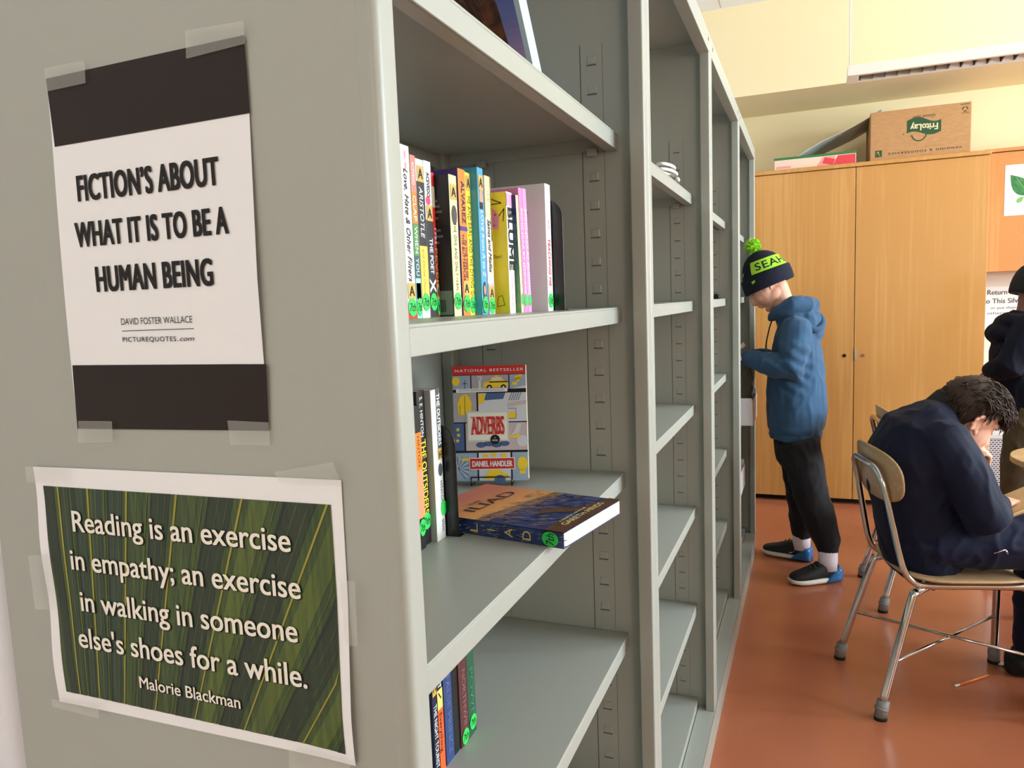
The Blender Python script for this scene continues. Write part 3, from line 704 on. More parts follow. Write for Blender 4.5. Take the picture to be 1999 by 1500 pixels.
    for a in (.030, .102):
        b.tube([q(a, .012, .008), q(a, .012, -.007), q(a, -.05, -.008), q(a, -.058, .06)], .0013, BLACKMETAL, 8)
    b.tube([q(.030, .012, .008), q(.102, .012, .008)], .0013, BLACKMETAL, 8); b.tube([q(.030, -.058, .06), q(.102, -.058, .06)], .0013, BLACKMETAL, 8)
    b.build('wire_frame', s)
adverbs()

def iliad():
    z = Z3
    nr = V((-.0295, .4615, z)); far = V((.0035, .6385, z)); w = (far-nr); wid = w.length; pw = w.normalized(); sp = V((-pw.y, pw.x, 0))*1.0
    sp = V((-pw.y, pw.x, 0))
    L, th = .245, .0215
    t = thing('graphic_novel', 'book titled The ILIAD lying flat and sticking out over the middle shelf edge', 'book', tuple(nr+sp*L/2+pw*wid/2))
    O = nr+sp*L                                       # head end of the spine
    F = Frame(O+V((0, 0, th)), -sp, pw)                # top cover: u along the spine towards the tail, v from spine to fore edge
    blue = c('sea_blue_cover', (44, 66, 122), var=(70, (26, 40, 84), (1, 3, 1))); b = MB()
    b.prism([(0, 0), (L, 0), (L, wid), (0, wid)], F, -.0009, 0, blue); b.prism([(0, 0), (L, 0), (L, wid), (0, wid)], F, -th, -th+.0009, blue); b.prism([(0, 0), (L, 0), (L, .0012), (0, .0012)], F, -th, 0, blue)
    b.build('cover', t)
    p = MB(); p.prism([(.001, .0012), (L-.0012, .0012), (L-.0012, wid-.001), (.001, wid-.001)], F, -th+.0009, -.0009, PAGES); p.build('page_block', t)
    b = MB(); R = random.Random(5)
    for i in range(10):
        q = i/9; a0, a1 = L*.42*i/10, L*.42*(i+1)/10
        b.poly(F, [(a0, 0), (a1, 0), (a1+.03, wid), (a0+(.03 if i else 0), wid)], c('sunset_%s' % 'abcdefghij'[i], (int(196+26*q), int(112+48*q), int(92-8*q))), .0003)
    b.poly(F, [(L*.42, .0), (L*.50, 0), (L*.62, wid), (L*.42+.03, wid)], c('bronze_water', (150, 112, 76), var=(120, (90, 80, 86))), .0003)
    strokes = [c('wave_light', (112, 128, 170)), c('wave_dark', (24, 36, 76)), c('wave_bronze', (176, 132, 92)), c('wave_violet', (80, 78, 128))]
    for i in range(420):
        u = L*(.40+.6*R.random()); v = wid*R.random(); l = .006+.012*R.random(); a = .5+R.random()*.4
        m = strokes[2] if (R.random() < .55 and u < L*.62) else strokes[R.randrange(4)]
        u2, v2 = u+l*math.cos(a), v+l*math.sin(a)
        if u2 < L and v2 < wid: b.line(F, [(u, v), (u2, v2)], .0014, m, .0005)
    brown = c('ship_brown', (98, 62, 40), var=(60, (74, 46, 32)))
    b.poly(F, [(L*.70, .060), (L*.745, .074), (L*.86, .092), (L*.95, .112), (L*.93, .138), (L*.83, .110), (L*.74, .104), (L*.70, .086), (L*.655, .092)], brown, .0008)
    b.poly(F, [(L*.88, .0), (L, .0), (L, wid), (L*.925, wid), (L*.87, .13), (L*.94, .08), (L*.87, .045)], brown, .0007)
    b.line(F, [(L*.62, .075), (L*.74, .09), (L*.92, .13)], .0018, brown, .0009)
    Fr = Frame(F(0, 0), pw, sp)                        # lettering reads from the fore side: u spine->fore edge, v towards the head
    for body, u0, u1, at, cap, m in (('THE', .055, .085, .058, .008, BLK), ('ILIAD', .030, .150, .082, .021, BLK), ('A GRAPHIC NOVEL BY', .040, .120, L-.026, .004, CRM), ('GARETH HINDS', .030, .150, L-.012, .0095, CRM)):
        b.text(Fr, body, u0, u1, -at, cap, m, h=.0012)
    b.build('cover_picture', t, fix=False)
    S = Frame(O+V((0, 0, 0)), -sp, (0, 0, 1)); b = MB()       # spine face, towards the viewer
    for i in range(120):
        u = L*R.random(); v = th*R.random()*.9; b.line(S, [(u, v), (u+.006, min(th, v+.004*(R.random()-.3)))], .0009, strokes[R.choice((0, 1, 1, 3, 2))], .0004)
    for i, ch in enumerate('ILIAD'):
        u = L*.30+i*L*.118
        Sv = Frame(S(u, th*.5), (0, 0, 1), sp)       # letters lie with their heads towards the head end
        b.text(Sv, ch, *((-.0062, .0062) if ch != 'I' else (-.0008, .0008)), -.006, .013, c('gilt_letter', (214, 190, 110)), h=.0008)
    b.disc(S, L-.020, th*.5, .0125, GREENDOT, .0009, ry=.0102); Sv = Frame(S(L-.020, th*.5), (0, 0, 1), sp); b.text(Sv, '7th', -.008, .008, -.006, .012, INK, h=.0012, shear=.2)
    b.build('spine_print', t, fix=False)
iliad()

# ---- lower shelf
Z4 = SHELF_Z[3]; G4 = 'upright books on the lower shelf'
def f1(b, S, H, C, h, w):
    b.rect(H, -w*.45, h-.062, w*.45, h-.038, GOLD, .0006); b.text(H, 'M', -w*.3, w*.3, h-.056, .011, INK, h=.0009, bold=.02); b.text(S, 'THE NIGHT TOURIST', .075, .165, -.004, .0085, WHITE)
def f2(b, S, H, C, h, w):
    b.rect(S, .060, -w/2, .088, w/2, c('straw_print', (228, 208, 110)), .0004); b.rect(S, .088, -w/2, h, w/2, c('orange_red', (244, 96, 40)), .0004); b.text(S, 'WASTE NOT', .004, .058, -.0045, .0085, WHITE, bold=.03)
    b.text(S, 'Everything', .094, .150, -.004, .0075, INK, bold=.015); b.line(S, [(.064, -.004), (.074, .003)], .002, INK, .0007)
def f3(b, S, H, C, h, w): b.text(S, 'FALSE PRINCE', .05, .165, -.005, .0105, c('steel_print', (90, 112, 160)))
def f5(b, S, H, C, h, w): b.text(S, 'NORTHWIND', .06, .165, -.004, .010, c('mauve_print', (150, 104, 104)))
def f6(b, S, H, C, h, w): b.text(S, 'POWER', .07, .16, -.005, .011, c('sage_print', (70, 130, 104)))
book('dark navy book titled The Night Tourist on the lower shelf', .3955, .4080, -.200, Z4, .915, NAVY, deco=f1, group=G4)
book('narrow black and orange book with Everything on its spine on the lower shelf', .4090, .4240, -.200, Z4, .915, BLK, deco=f2, group=G4)
book('thick blue book with faint lettering on the lower shelf', .4250, .4490, -.198, Z4, .915, c('cobalt_cover', (44, 66, 120)), deco=f3, group=G4)
book('plain black book between the blue and maroon books', .4500, .4670, -.198, Z4, .914, BLK, group=G4)
book('maroon book on the lower shelf', .4680, .4945, -.196, Z4, .912, c('maroon_cover', (84, 42, 42)), deco=f5, dot=.012, group=G4)
book('dark green book at the right end of the lower shelf row', .4955, .5200, -.196, Z4, .912, c('bottle_green_cover', (34, 84, 62)), deco=f6, dot=.020, group=G4)
# ================================================================== far end of the room
def wardrobe():
    x0, x1, yf, zt = -.14, 1.228, 4.70, 2.150
    t = thing('tall_wardrobe', 'tall maple two-door storage cabinet against the far wall', 'cabinet', ((x0+x1)/2, 4.96, 0))
    b = MB(); b.box(x0, x0+.02, yf+.024, YF-.005, 0.0, zt-.025, MAPLE); b.box(x1-.02, x1, yf+.024, YF-.005, 0.0, zt-.025, MAPLE)
    b.box(x0+.02, x1-.02, YF-.02, YF-.005, .04, zt-.025, MAPLE); b.box(x0+.02, x1-.02, yf+.026, YF-.02, .045, .065, MAPLE); b.build('carcass', t, bevel=.001)
    MB().box(x0-.006, x1+.006, yf-.012, YF-.005, zt-.025, zt, MAPLE).build('top_board', t, bevel=.004)
    MB().box(x0+.02, x1-.02, yf+.06, yf+.08, 0.0, .044, mat('black_toe_kick', (10, 9, 8), rough=.6)).build('toe_kick', t)
    xm = .524
    for i, (a, c_) in enumerate(((x0, xm-.002), (xm+.002, x1))):
        d = MB().box(a, c_, yf, yf+.022, .038, zt-.028, MAPLE).build('door', t, bevel=.0015)
        F = Frame((xm+(-.055 if i == 0 else .052), yf, .965), (1, 0, 0), (0, 0, 1)); k = MB()
        k.prism([(.011*math.cos(a_), .011*math.sin(a_)) for a_ in [2*PI*j/20 for j in range(20)]], F, 0, .003, BLACKMETAL if i == 0 else mat('brass_lock', (170, 130, 110), rough=.3, metal=.8))
        k.rect(F, -.0012, -.005, .0012, .005, CHROME if i else DARK, .0034); k.build('lock', d)
    F = Frame((xm, yf, .97), (1, 0, 0), (0, 0, 1))
    b = MB(); b.prism([(.002, -.035), (.013, -.035), (.013, .035), (.002, .035)], F, -.001, .004, mat('satin_steel', (190, 190, 188), rough=.3, metal=.9)); b.build('door_pull_plate', t, bevel=.001)
wardrobe()
def upper_cabinet():
    x0, x1, yf, z0, z1 = 1.246, 3.1, 4.93, 1.452, 2.186
    t = thing('wall_cabinet', 'maple wall cabinet hung beside the tall cabinet', 'cabinet', ((x0+x1)/2, 5.08, z0))
    MB().box(x0, x1, yf+.022, YF-.003, z0, z1-.02, MAPLE2).build('carcass', t, bevel=.001)
    MB().box(x0-.004, x1+.004, yf-.012, YF-.003, z1-.02, z1, MAPLE2).build('top_board', t, bevel=.002)
    for a, c_ in ((x0, x0+.615), (x0+.619, x0+1.232), (x0+1.236, x1)): MB().box(a, c_, yf, yf+.021, z0+.002, z1-.024, MAPLE2).build('door', t, bevel=.0015)
    p = thing('leaf_print', 'white sheet with green leaf drawing stuck on the wall cabinet', 'poster', (1.47, yf, 1.785))
    MB().box(1.352, 1.60, yf-.0012, yf-.0004, 1.785, 2.084, PAPER).build('paper_sheet', p)
    F = Frame((1.352, yf-.0013, 1.785), (1, 0, 0), (0, 0, 1)); b = MB(); g1 = mat('print_leaf', (44, 128, 62), rough=.6, var=(40, (28, 92, 52))); g2 = mat('print_leaf_light', (108, 172, 82), rough=.6)
    def leaf(u, v, L, w_, ang, m, h=.0004):
        pts = []
        for i in range(24):
            a = i/24*2; s = a if a < 1 else 2-a; y = w_*math.sin(PI*s**.75)*(1 if a < 1 else -1); x = L*s
            pts.append((u+x*math.cos(ang)-y*math.sin(ang), v+x*math.sin(ang)+y*math.cos(ang)))
        b.poly(F, pts, m, h)
    leaf(.125, .115, .16, .045, math.radians(128), g1); leaf(.062, .075, .05, .014, math.radians(42), g2)
    leaf(.135, .115, .15, .04, math.radians(62), g2); b.line(F, [(.125, .115), (.055, .225)], .003, g2, .0006); b.line(F, [(.13, .115), (.135, .04)], .004, g1, .0006)
    for i in range(6):
        q = .2+.11*i; u, v = .125+(.055-.125)*q, .115+(.225-.115)*q; b.line(F, [(u, v), (u-.026, v+.006)], .0016, g2, .0006); b.line(F, [(u, v), (u+.012, v+.026)], .0016, g2, .0006)
    b.build('leaf_drawing', p, fix=False)
upper_cabinet()
def notice():
    t = thing('paper_notice', 'white paper notice on the wall under the wall cabinet, text starting Return B', 'notice', (1.5, YF, 1.1))
    MB().box(1.305, 1.76, YF-.002, YF-.0006, 1.075, 1.362, PAPER).build('paper_sheet', t)
    F = Frame((1.305, YF-.0022, 1.075), (1, 0, 0), (0, 0, 1)); b = MB(); m = mat('grey_marker', (72, 76, 92), rough=.6)
    b.text(F, 'Return Books', .030, .255, .236, .030, m, h=.0006, bold=.02); b.text(F, 'to This Silver Cart', .008, .33, .180, .030, m, h=.0006, bold=.02)
    b.text(F, 'or put them on', .05, .24, .142, .017, m, h=.0006); b.text(F, 'others shelf', .03, .22, .108, .017, m, h=.0006); b.build('lettering', t, fix=False)
notice()
def radiator():
    t = thing('perforated_cover', 'grey perforated metal cover low on the far wall by the cabinet', 'radiator cover', (1.9, 5.12, 0))
    m = bpy.data.materials.new('perforated_steel'); m.use_nodes = True; nt = m.node_tree; bs = nt.nodes['Principled BSDF']; bs.inputs['Roughness'].default_value = .5
    tc = nt.nodes.new('ShaderNodeTexCoord'); br = nt.nodes.new('ShaderNodeTexBrick'); mp = nt.nodes.new('ShaderNodeMapping'); mp.inputs['Rotation'].default_value = (math.radians(-90), 0, 0)
    br.inputs['Scale'].default_value = 1.0; br.inputs['Brick Width'].default_value = .020; br.inputs['Row Height'].default_value = .013; br.inputs['Mortar Size'].default_value = .0032; br.inputs['Mortar Smooth'].default_value = .2
    br.inputs['Color1'].default_value = lin((66, 64, 76)); br.inputs['Color2'].default_value = lin((72, 70, 80)); br.inputs['Mortar'].default_value = lin((196, 198, 208))
    nt.links.new(tc.outputs['Object'], mp.inputs[0]); nt.links.new(mp.outputs[0], br.inputs['Vector']); nt.links.new(br.outputs['Color'], bs.inputs['Base Color'])
    gm = mat('cover_grey', (196, 200, 208), rough=.4)
    MB().box(1.338, 2.6, 5.058, 5.07, .02, .395, m).build('perforated_sheet', t)
    b = MB().box(1.335, 2.62, 5.05, YF-.004, .395, .425, gm).box(1.312, 1.338, 5.055, YF-.004, 0, .395, mat('cover_side', (206, 176, 140), rough=.5)); b.build('casing', t, bevel=.003)
radiator()
def carton():
    K = mat('kraft_cardboard', (186, 140, 92), rough=.8, var=(30, (176, 130, 84), (1, 1, 4))); x0, x1, yf, z0, z1 = .603, 1.136, 4.735, 2.1505, 2.442
    t = thing('cardboard_carton', 'brown cardboard snack carton standing upside down on the tall cabinet', 'box', ((x0+x1)/2, yf+.19, z0))
    MB().box(x0, x1, yf, yf+.38, z0, z1, K).build('carton_body', t, bevel=.004)
    # everything on it is printed for the other way up
    F = Frame((x1, yf, z1), (-1, 0, 0), (0, 0, -1)); b = MB(); g = mat('carton_green', (32, 74, 42), rough=.7); d = mat('carton_dark_print', (70, 56, 36), rough=.7); wd, hg = x1-x0, z1-z0
    cu, cv = .245, .118
    pts = []
    for i in range(25):
        q = i/24; pts.append((cu-.090+.180*q, cv-.042+.014*math.sin(q*2*PI+.4)-.01*q))
    for i in range(25):
        q = 1-i/24; pts.append((cu-.090+.180*q, cv+.036+.012*math.sin(q*2*PI-.3)-.006*q))
    b.poly(F, pts, g, .0006)
    wt = mat('carton_pale_print', (228, 206, 160), rough=.7)
    b.text(F, 'FritoLay', cu-.074, cu+.072, cv-.017, .036, wt, h=.0009, bold=.035, v1=cv-.022)
    b.line(F, [(cu+.025+.040*math.cos(a), cv+.030+.046*math.sin(a)) for a in [math.radians(x) for x in range(10, 175, 10)]], .007, g, .0005)
    b.text(F, 'Good fun!', cu-.058, cu+.062, cv-.070, .017, d, h=.0005, shear=.3, bold=.01); b.disc(F, cu+.108, cv+.030, .0035, d, .0005)
    b.build('brand_logo', t, fix=False); b = MB()
    b.text(F, 'VENDING & FOODSERVICE', .045, .435, .248, .0115, d, h=.0005, bold=.03, space=1.35)
    b.text(F, '12 COUNT BAG', .15, .24, .228, .006, mat('carton_faint_print', (150, 112, 66), rough=.7), h=.0005)
    b.build('lettering', t, fix=False); b = MB()
    b.rect(F, .468, .228, .505, .268, g, .0005); b.line(F, [(.478, .262), (.486, .248), (.498, .240)], .004, K, .0007); b.disc(F, .488, .240, .006, K, .0007)
    b.build('square_mark', t, fix=False); b = MB(); ru, rv = .034, .040
    for k in range(3):
        a = PI/2+k*2*PI/3; b.line(F, [(ru+.013*math.cos(a+q), rv+.013*math.sin(a+q)) for q in (-.75, -.25, .25, .75)], .006, d, .0006)
    b.rect(F, .012, .010, .058, .014, d, .0005); b.rect(F, .014, .060, .054, .063, d, .0005)
    b.build('recycling_mark', t, fix=False)
carton()
def flat_box():
    x0, x1, yf, z0 = .048, .527, 4.735, 2.1505; h = .078
    t = thing('flat_gift_box', 'flat white and red box with green lid edge on the tall cabinet', 'box', ((x0+x1)/2, yf+.15, z0))
    wh = mat('pale_carton', (232, 206, 186), rough=.6); MB().box(x0+.002, x1-.002, yf+.002, yf+.30, z0, z0+h-.012, wh).build('tray', t, bevel=.002)
    MB().box(x0, x1, yf, yf+.302, z0+h-.014, z0+h, mat('pine_green_lid', (44, 116, 60), rough=.5)).build('lid', t, bevel=.002)
    F = Frame((x0, yf+.0018, z0), (1, 0, 0), (0, 0, 1)); b = MB(); r = mat('box_red', (220, 62, 72), rough=.6); p = mat('box_pink', (236, 150, 140), rough=.6)
    b.poly(F, [(.345, .002), (.474, .002), (.474, .060), (.375, .060)], r, .0005); b.poly(F, [(.25, .002), (.33, .002), (.362, .060), (.29, .060)], p, .0004); b.poly(F, [(.285, .022), (.345, .004), (.36, .04), (.30, .056)], r, .0006)
    b.rect(F, .014, .012, .10, .024, p, .0004); b.rect(F, .014, .030, .07, .034, wh, .0005)
    b.build('lid_print', t, fix=False)
flat_box()
def curled_sheet():
    m = mat('poster_board', (232, 230, 232), rough=.6); n = 26; top = []
    prof = [(.10, 2.185), (.17, 2.232), (.25, 2.278), (.33, 2.318), (.42, 2.352), (.52, 2.392), (.60, 2.432), (.655, 2.470), (.672, 2.474)]
    b = MB(); rows = []
    for yy, dz in ((4.82, 0), (4.93, -.006), (5.03, -.016), (5.14, -.03)):
        rows.append([V((x, yy, z+dz)) for x, z in prof])
    for off in (0, .0025):
        k = [[p+V((0, 0, off)) for p in r] for r in rows]; nn = len(prof)
        b.add([p for r in k for p in r], [(i*nn+j, i*nn+j+1, (i+1)*nn+j+1, (i+1)*nn+j) for i in range(3) for j in range(nn-1)], m, True)
    nn = len(prof); b.add([p for p in rows[0]]+[p+V((0, 0, .0025)) for p in rows[0]], [(j, j+1, nn+j+1, nn+j) for j in range(nn-1)], m)
    o = b.build('poster_board', fix=False); tag(o, 'curved sheet of white poster board bowed between the flat box and the carton', 'poster board'); origin_to(o, (.3, 4.98, 2.151))
curled_sheet()
def pendant():
    t = thing('pendant_light', 'long white louvered pendant light hanging from the ceiling', 'ceiling light', (1.6, 3.575, 2.37))
    x0, x1, y0, y1, z0, z1 = .424, 2.9, 3.50, 3.652, 2.366, 2.413
    wm = mat('white_fixture', (240, 236, 226), rough=.4); dk = mat('louver_bronze', (104, 84, 76), rough=.3, metal=.5)
    b = MB(); b.box(x0, x1, y0, y0+.022, z0, z1, wm); b.box(x0, x1, y1-.022, y1, z0, z1, wm); b.box(x0, x0+.05, y0+.022, y1-.022, z0, z1, wm); b.box(x1-.05, x1, y0+.022, y1-.022, z0, z1, wm); b.box(x0+.05, x1-.05, y0+.022, y1-.022, z1-.006, z1, wm)
    b.build('housing', t, bevel=.002)
    MB().box(x0+.05, x1-.05, y0+.022, y1-.022, z1-.010, z1-.006, dk).build('reflector_tray', t)
    b = MB(); x = x0+.06; mir = mat('louver_reflection_white', (236, 236, 240), rough=.3)
    while x < x1-.06:
        b.box(x, x+.0025, y0+.023, y1-.023, z0+.004, z0+.034, dk)
        if x > .80:  # white colour of the half-moons stands in for window reflections
            F = Frame((x+.027, y1-.0225, z0+.004), (1, 0, 0), (0, 0, 1)); n = 12
            pts = [(.021*math.cos(PI*i/n), .032*math.sin(PI*i/n)) for i in range(n+1)]
            b.add([F(u, v*.75+.001, .004+.030*(v/.032)) for u, v in pts], [tuple(range(n+1))], mir)
        x += .052
    b.build('louver_blades', t, fix=False)
    for xx in (.436, 2.5): MB().tube([(xx, 3.575, z1), (xx, 3.575, CEIL)], .0035, wm, 8).build('suspension_cable', t)
    l = bpy.data.lights.new('uplight', 'AREA'); l.shape = 'RECTANGLE'; l.size = x1-x0-.2; l.size_y = .12; l.energy = UPLIGHT; l.color = (1.0, .95, .86)
    lo = bpy.data.objects.new('uplight', l); COL.objects.link(lo); lo.parent = t; lo.location = ((x0+x1)/2-1.6, 0, z1+.02-2.37); lo.rotation_euler = (PI, 0, 0)
    return t
UPLIGHT = 5
lamp = pendant()

# ---- things on the other bookcases
def cord():
    b = MB(); pts = []
    for i in range(60):
        a = i/59*4.4*PI; r = .05-.004*a/PI; pts.append((-.075+r*.55*math.cos(a), 1.52+r*1.9*math.sin(a), SHELF_Z[0]+.006+.0011*i/2+.006*math.sin(a*.5)**2))
    b.tube(pts, .0042, mat('white_cable', (232, 230, 226), rough=.45), 8, cap_round=False)
    o = b.build('white_cord'); tag(o, 'curled white cord lying on the top shelf of the second bookcase', 'cord'); origin_to(o, (-.075, 1.52, SHELF_Z[0]))
cord()
def clip_():
    o = MB().box(-.10, -.064, 2.60, 2.64, SHELF_Z[1], SHELF_Z[1]+.014, BLACKMETAL).box(-.09, -.07, 2.63, 2.66, SHELF_Z[1]+.002, SHELF_Z[1]+.02, BLACKMETAL).build('binder_clip', bevel=.004)
    tag(o, 'small black clip on the eye level shelf of the third bookcase', 'clip'); origin_to(o, (-.082, 2.63, SHELF_Z[1]))
clip_()
def bin_(label, x0, x1, y0, y1, z, h):
    t = thing('storage_bin', label, 'bin', ((x0+x1)/2, (y0+y1)/2, z), group='white bins in the far bookcase')
    m = mat('white_bin', (226, 224, 230), rough=.5); e = .004; b = MB(); b.box(x0, x1, y0, y1, z, z+e, m)
    b.box(x0, x0+e, y0, y1, z+e, z+h, m); b.box(x1-e, x1, y0, y1, z+e, z+h*.82, m); b.box(x0+e, x1-e, y0, y0+e, z+e, z+h*.9, m); b.box(x0+e, x1-e, y1-e, y1, z+e, z+h, m)
    b.build('bin_walls', t, bevel=.0015)
    F = Frame((x0, y0, z), (1, 0, 0), (0, 0, 1)); MB().prism([(.6*(x1-x0), h*.25), (.75*(x1-x0), h*.25), (.75*(x1-x0), h*.5), (.6*(x1-x0), h*.5)], F, 0, .0008, DARK).build('hand_hole', t)
bin_('white bin sticking out of the far bookcase below the standing child\'s hands', -.25, .012, 3.30, 3.60, SHELF_Z[3], .15)
bin_('white bin on the second lowest shelf of the far bookcase', -.26, -.03, 3.10, 3.36, SHELF_Z[4], .13)
def pouch(label, c_, r, m, nm='fabric_pouch', cat='pouch'):
    g = MB(); g.ball(c_, r, m); g.ball((c_[0]+r[0]*.2, c_[1]+r[1]*.3, c_[2]+r[2]*.3), (r[0]*.8, r[1]*.7, r[2]*.8), m)
    me = merged(g, .006, 3, lambda p, n: .006*mnoise.noise(p*28)); o = link(nm, me); tag(o, label, cat); origin_to(o, (c_[0], c_[1], c_[2]-r[2]))
GP = mat('olive_grey_fabric', (92, 92, 78), rough=.9); DP = mat('charcoal_fabric', (52, 52, 50), rough=.9)
pouch('olive grey rolled fabric pouch standing in the upper white bin', (-.05, 3.39, .895), (.05, .06, .125), GP)
pouch('charcoal fabric pouch behind the olive one in the upper white bin', (-.045, 3.52, .905), (.042, .05, .135), DP)
def loose(label, x, y, z, s):
    b = MB(); M = Matrix.Translation((x, y, z)) @ Matrix.Rotation(.3, 4, 'Z')
    for i in range(5): b.box(-.08, .05+.006*(i % 3), -.06+.004*i, .06-.003*i, .006*i, .006*i+.004, mat('loose_sheet_%s' % 'ab'[i % 2], ((226, 224, 228), (190, 150, 140))[i % 2], rough=.7), M)
    o = b.build('paper_stack'); tag(o, label, 'papers'); origin_to(o, (x, y, z))
loose('small stack of loose white and pink papers lying in the lower white bin', -.14, 3.23, SHELF_Z[4]+.0045, 1)

# ---- floor litter
def pencil():
    a = V((.738, 2.376, .0042)); e = V((.864, 2.498, .0042)); d = (e-a).normalized(); L = (e-a).length
    t = thing('pencil', 'orange pencil with white eraser end lying on the red floor', 'pencil', tuple((a+e)/2-V((0, 0, .0042))))
    MB().tube([a+d*.022, a+d*(L-.012)], .0038, mat('orange_pencil_paint', (236, 130, 62), rough=.3), 6).build('barrel', t)
    MB().tube([a, a+d*.012], .0040, mat('white_eraser', (238, 232, 230), rough=.7), 10, cap_round=False).build('eraser', t)
    MB().tube([a+d*.011, a+d*.023], .0041, mat('ferrule', (220, 214, 206), rough=.25, metal=.8), 10).build('ferrule', t)
    MB().tube([a+d*(L-.012), a+d*(L-.004), a+d*L], [.0036, .002, .0006], mat('pencil_tip', (150, 112, 86), rough=.6), 8).build('tip', t)
pencil()
def scrap():
    F = Frame((.935, 2.60, .001), (1, 0, 0), (0, 1, 0)); b = MB(); pts = [(-.040, .012), (.0, .018), (.048, .020), (.024, -.006), (.012, -.026), (-.022, -.010)]
    m = mat('paper_scrap', (206, 202, 194), rough=.8); hs = [.006, .002, .012, .003, .014, .002]
    b.add([F(u, v, h) for (u, v), h in zip(pts, hs)]+[F(0, 0, .004)]+[F(u, v, h-.0012) for (u, v), h in zip(pts, hs)]+[F(0, 0, .002)], [(i, (i+1) % 6, 6) for i in range(6)]+[(7+(i+1) % 6, 7+i, 13) for i in range(6)]+[(i, 7+i, 7+(i+1) % 6, (i+1) % 6) for i in range(6)], m)
    o = b.build('paper_scrap'); tag(o, 'small torn scrap of white paper on the red floor by the chair leg', 'paper scrap'); origin_to(o, (.935, 2.60, 0))
scrap()

# ================================================================== chairs (built around their own origin, facing +x)
GLIDE = mat('grey_glide', (128, 128, 126), rough=.5); FELT = mat('black_glide_base', (16, 16, 16), rough=.9)
def smooth_path(pts, n=6):
    P = [V(p) for p in pts]; out = []
    for i in range(len(P)-1):
        p0, p1, p2, p3 = P[max(i-1, 0)], P[i], P[i+1], P[min(i+2, len(P)-1)]
        for j in range(n):
            t = j/n; out.append(.5*((2*p1)+(p2-p0)*t+(2*p0-5*p1+4*p2-p3)*t*t+(3*p1-p0-3*p2+p3)*t**3))
    out.append(P[-1]); return out
def make_chair(label):
    t = thing('school_chair', label, 'chair', (0, 0, 0), group='chrome school chairs')
    r = .0105
    # plywood seat, dished
    b = MB(); n = 28; rs = []
    def seat_h(x, y): return .452+.010*(abs(y)/.2)**2*1.2-.004+(.014*max(0, (-.08-x)/.12)**1.5)-(.030*max(0, (x-.14)/.07)**2)
    def se(a, k): ca, sa = math.cos(a), math.sin(a); return (k*.20*math.copysign(abs(ca)**.55, ca)+.01, k*.205*math.copysign(abs(sa)**.55, sa))
    for k, dz in ((.01, 0), (.4, 0), (.75, 0), (.95, 0), (1.0, -.005), (.96, -.011), (.6, -.011), (.01, -.011)):
        rs.append([V((x, y, seat_h(x, y)+dz)) for x, y in [se(2*PI*i/40, k) for i in range(40)]])
    b.rings(rs, CHAIRWOOD); b.build('seat', t)
    # plywood backrest, curved
    b = MB(); rs = []
    def bp(a, k, off):
        ca, sa = math.cos(a), math.sin(a); y = k*.205*math.copysign(abs(ca)**.7, ca); z = k*.088*math.copysign(abs(sa)**.75, sa)
        return V((-.232+.62*y*y*1.1-.10*z+off, y, .772+z))
    for k, off in ((.01, .0), (.5, 0), (.9, 0), (1.0, -.004), (.97, -.010), (.5, -.011), (.01, -.011)): rs.append([bp(2*PI*i/40, k, off) for i in range(40)])
    b.rings(rs, CHAIRWOOD); b.build('backrest', t)
    # chrome frame: back loop, side rails
    b = MB()
    path = []
    side = [(.215, .168, .428), (.05, .168, .430), (-.115, .166, .430), (-.160, .162, .442), (-.185, .156, .478), (-.205, .148, .56), (-.236, .134, .72), (-.250, .122, .775)]
    top = [(-.256, .095, .798), (-.258, .05, .803), (-.258, -.05, .803), (-.256, -.095, .798)]
    path = smooth_path([V(p) for p in side]+[V(p) for p in top]+[V((x, -y, z)) for x, y, z in reversed(side)], 5)
    b.tube(path, r, CHROME, 12); b.tube([(-.10, -.165, .421), (-.10, .165, .421)], .008, CHROME, 8); b.tube([(.17, -.165, .420), (.17, .165, .420)], .008, CHROME, 8)
    b.build('frame', t)
    feet = {}
    for sx, sy in ((-1, -1), (-1, 1), (1, -1), (1, 1)):
        if sx < 0: pts = [(-.115, sy*.150, .420), (-.150, sy*.166, .408), (-.172, sy*.174, .375), (-.268, sy*.206, .028)]
        else: pts = [(.205, sy*.168, .428), (.245, sy*.170, .414), (.258, sy*.172, .380), (.268, sy*.196, .028)]
        P = smooth_path(pts, 5); b = MB(); b.tube(P, .0125, CHROME, 12); lg = b.build('leg', t)
        f = V(pts[-1]); feet[(sx, sy)] = (V(pts[2]), f)
        d = (V(pts[2])-f).normalized(); g = MB(); g.tube([V((f.x, f.y, .009))-d*.002, f+d*.034], .0195, GLIDE, 14); g.tube([f+d*.006, f+d*.012], .0208, GLIDE, 14); g.tube([(f.x, f.y, 0), (f.x, f.y, .011)], .020, FELT, 14); g.build('glide', lg)
    def on(k, z): a, f = feet[k]; q = (z-f.z)/(a.z-f.z); return f+(a-f)*q
    MB().tube([on((-1, -1), .185), on((1, 1), .185)], .0055, CHROME, 8).build('cross_brace', t)
    MB().tube([on((-1, 1), .190), on((1, -1), .190)], .0055, CHROME, 8).build('cross_brace', t)
    return t
chair = make_chair('chrome school chair with plywood seat holding the sitting child')
CH = (.69, 2.354, math.radians(15))
chair.location = (CH[0], CH[1], 0); chair.rotation_euler = (0, 0, CH[2])
c2 = copy_tree(chair); c2.location = (.80, 3.22, 0); c2.rotation_euler = (0, 0, math.radians(8)); c2['label'] = 'empty chrome school chair mostly hidden behind the sitting child'
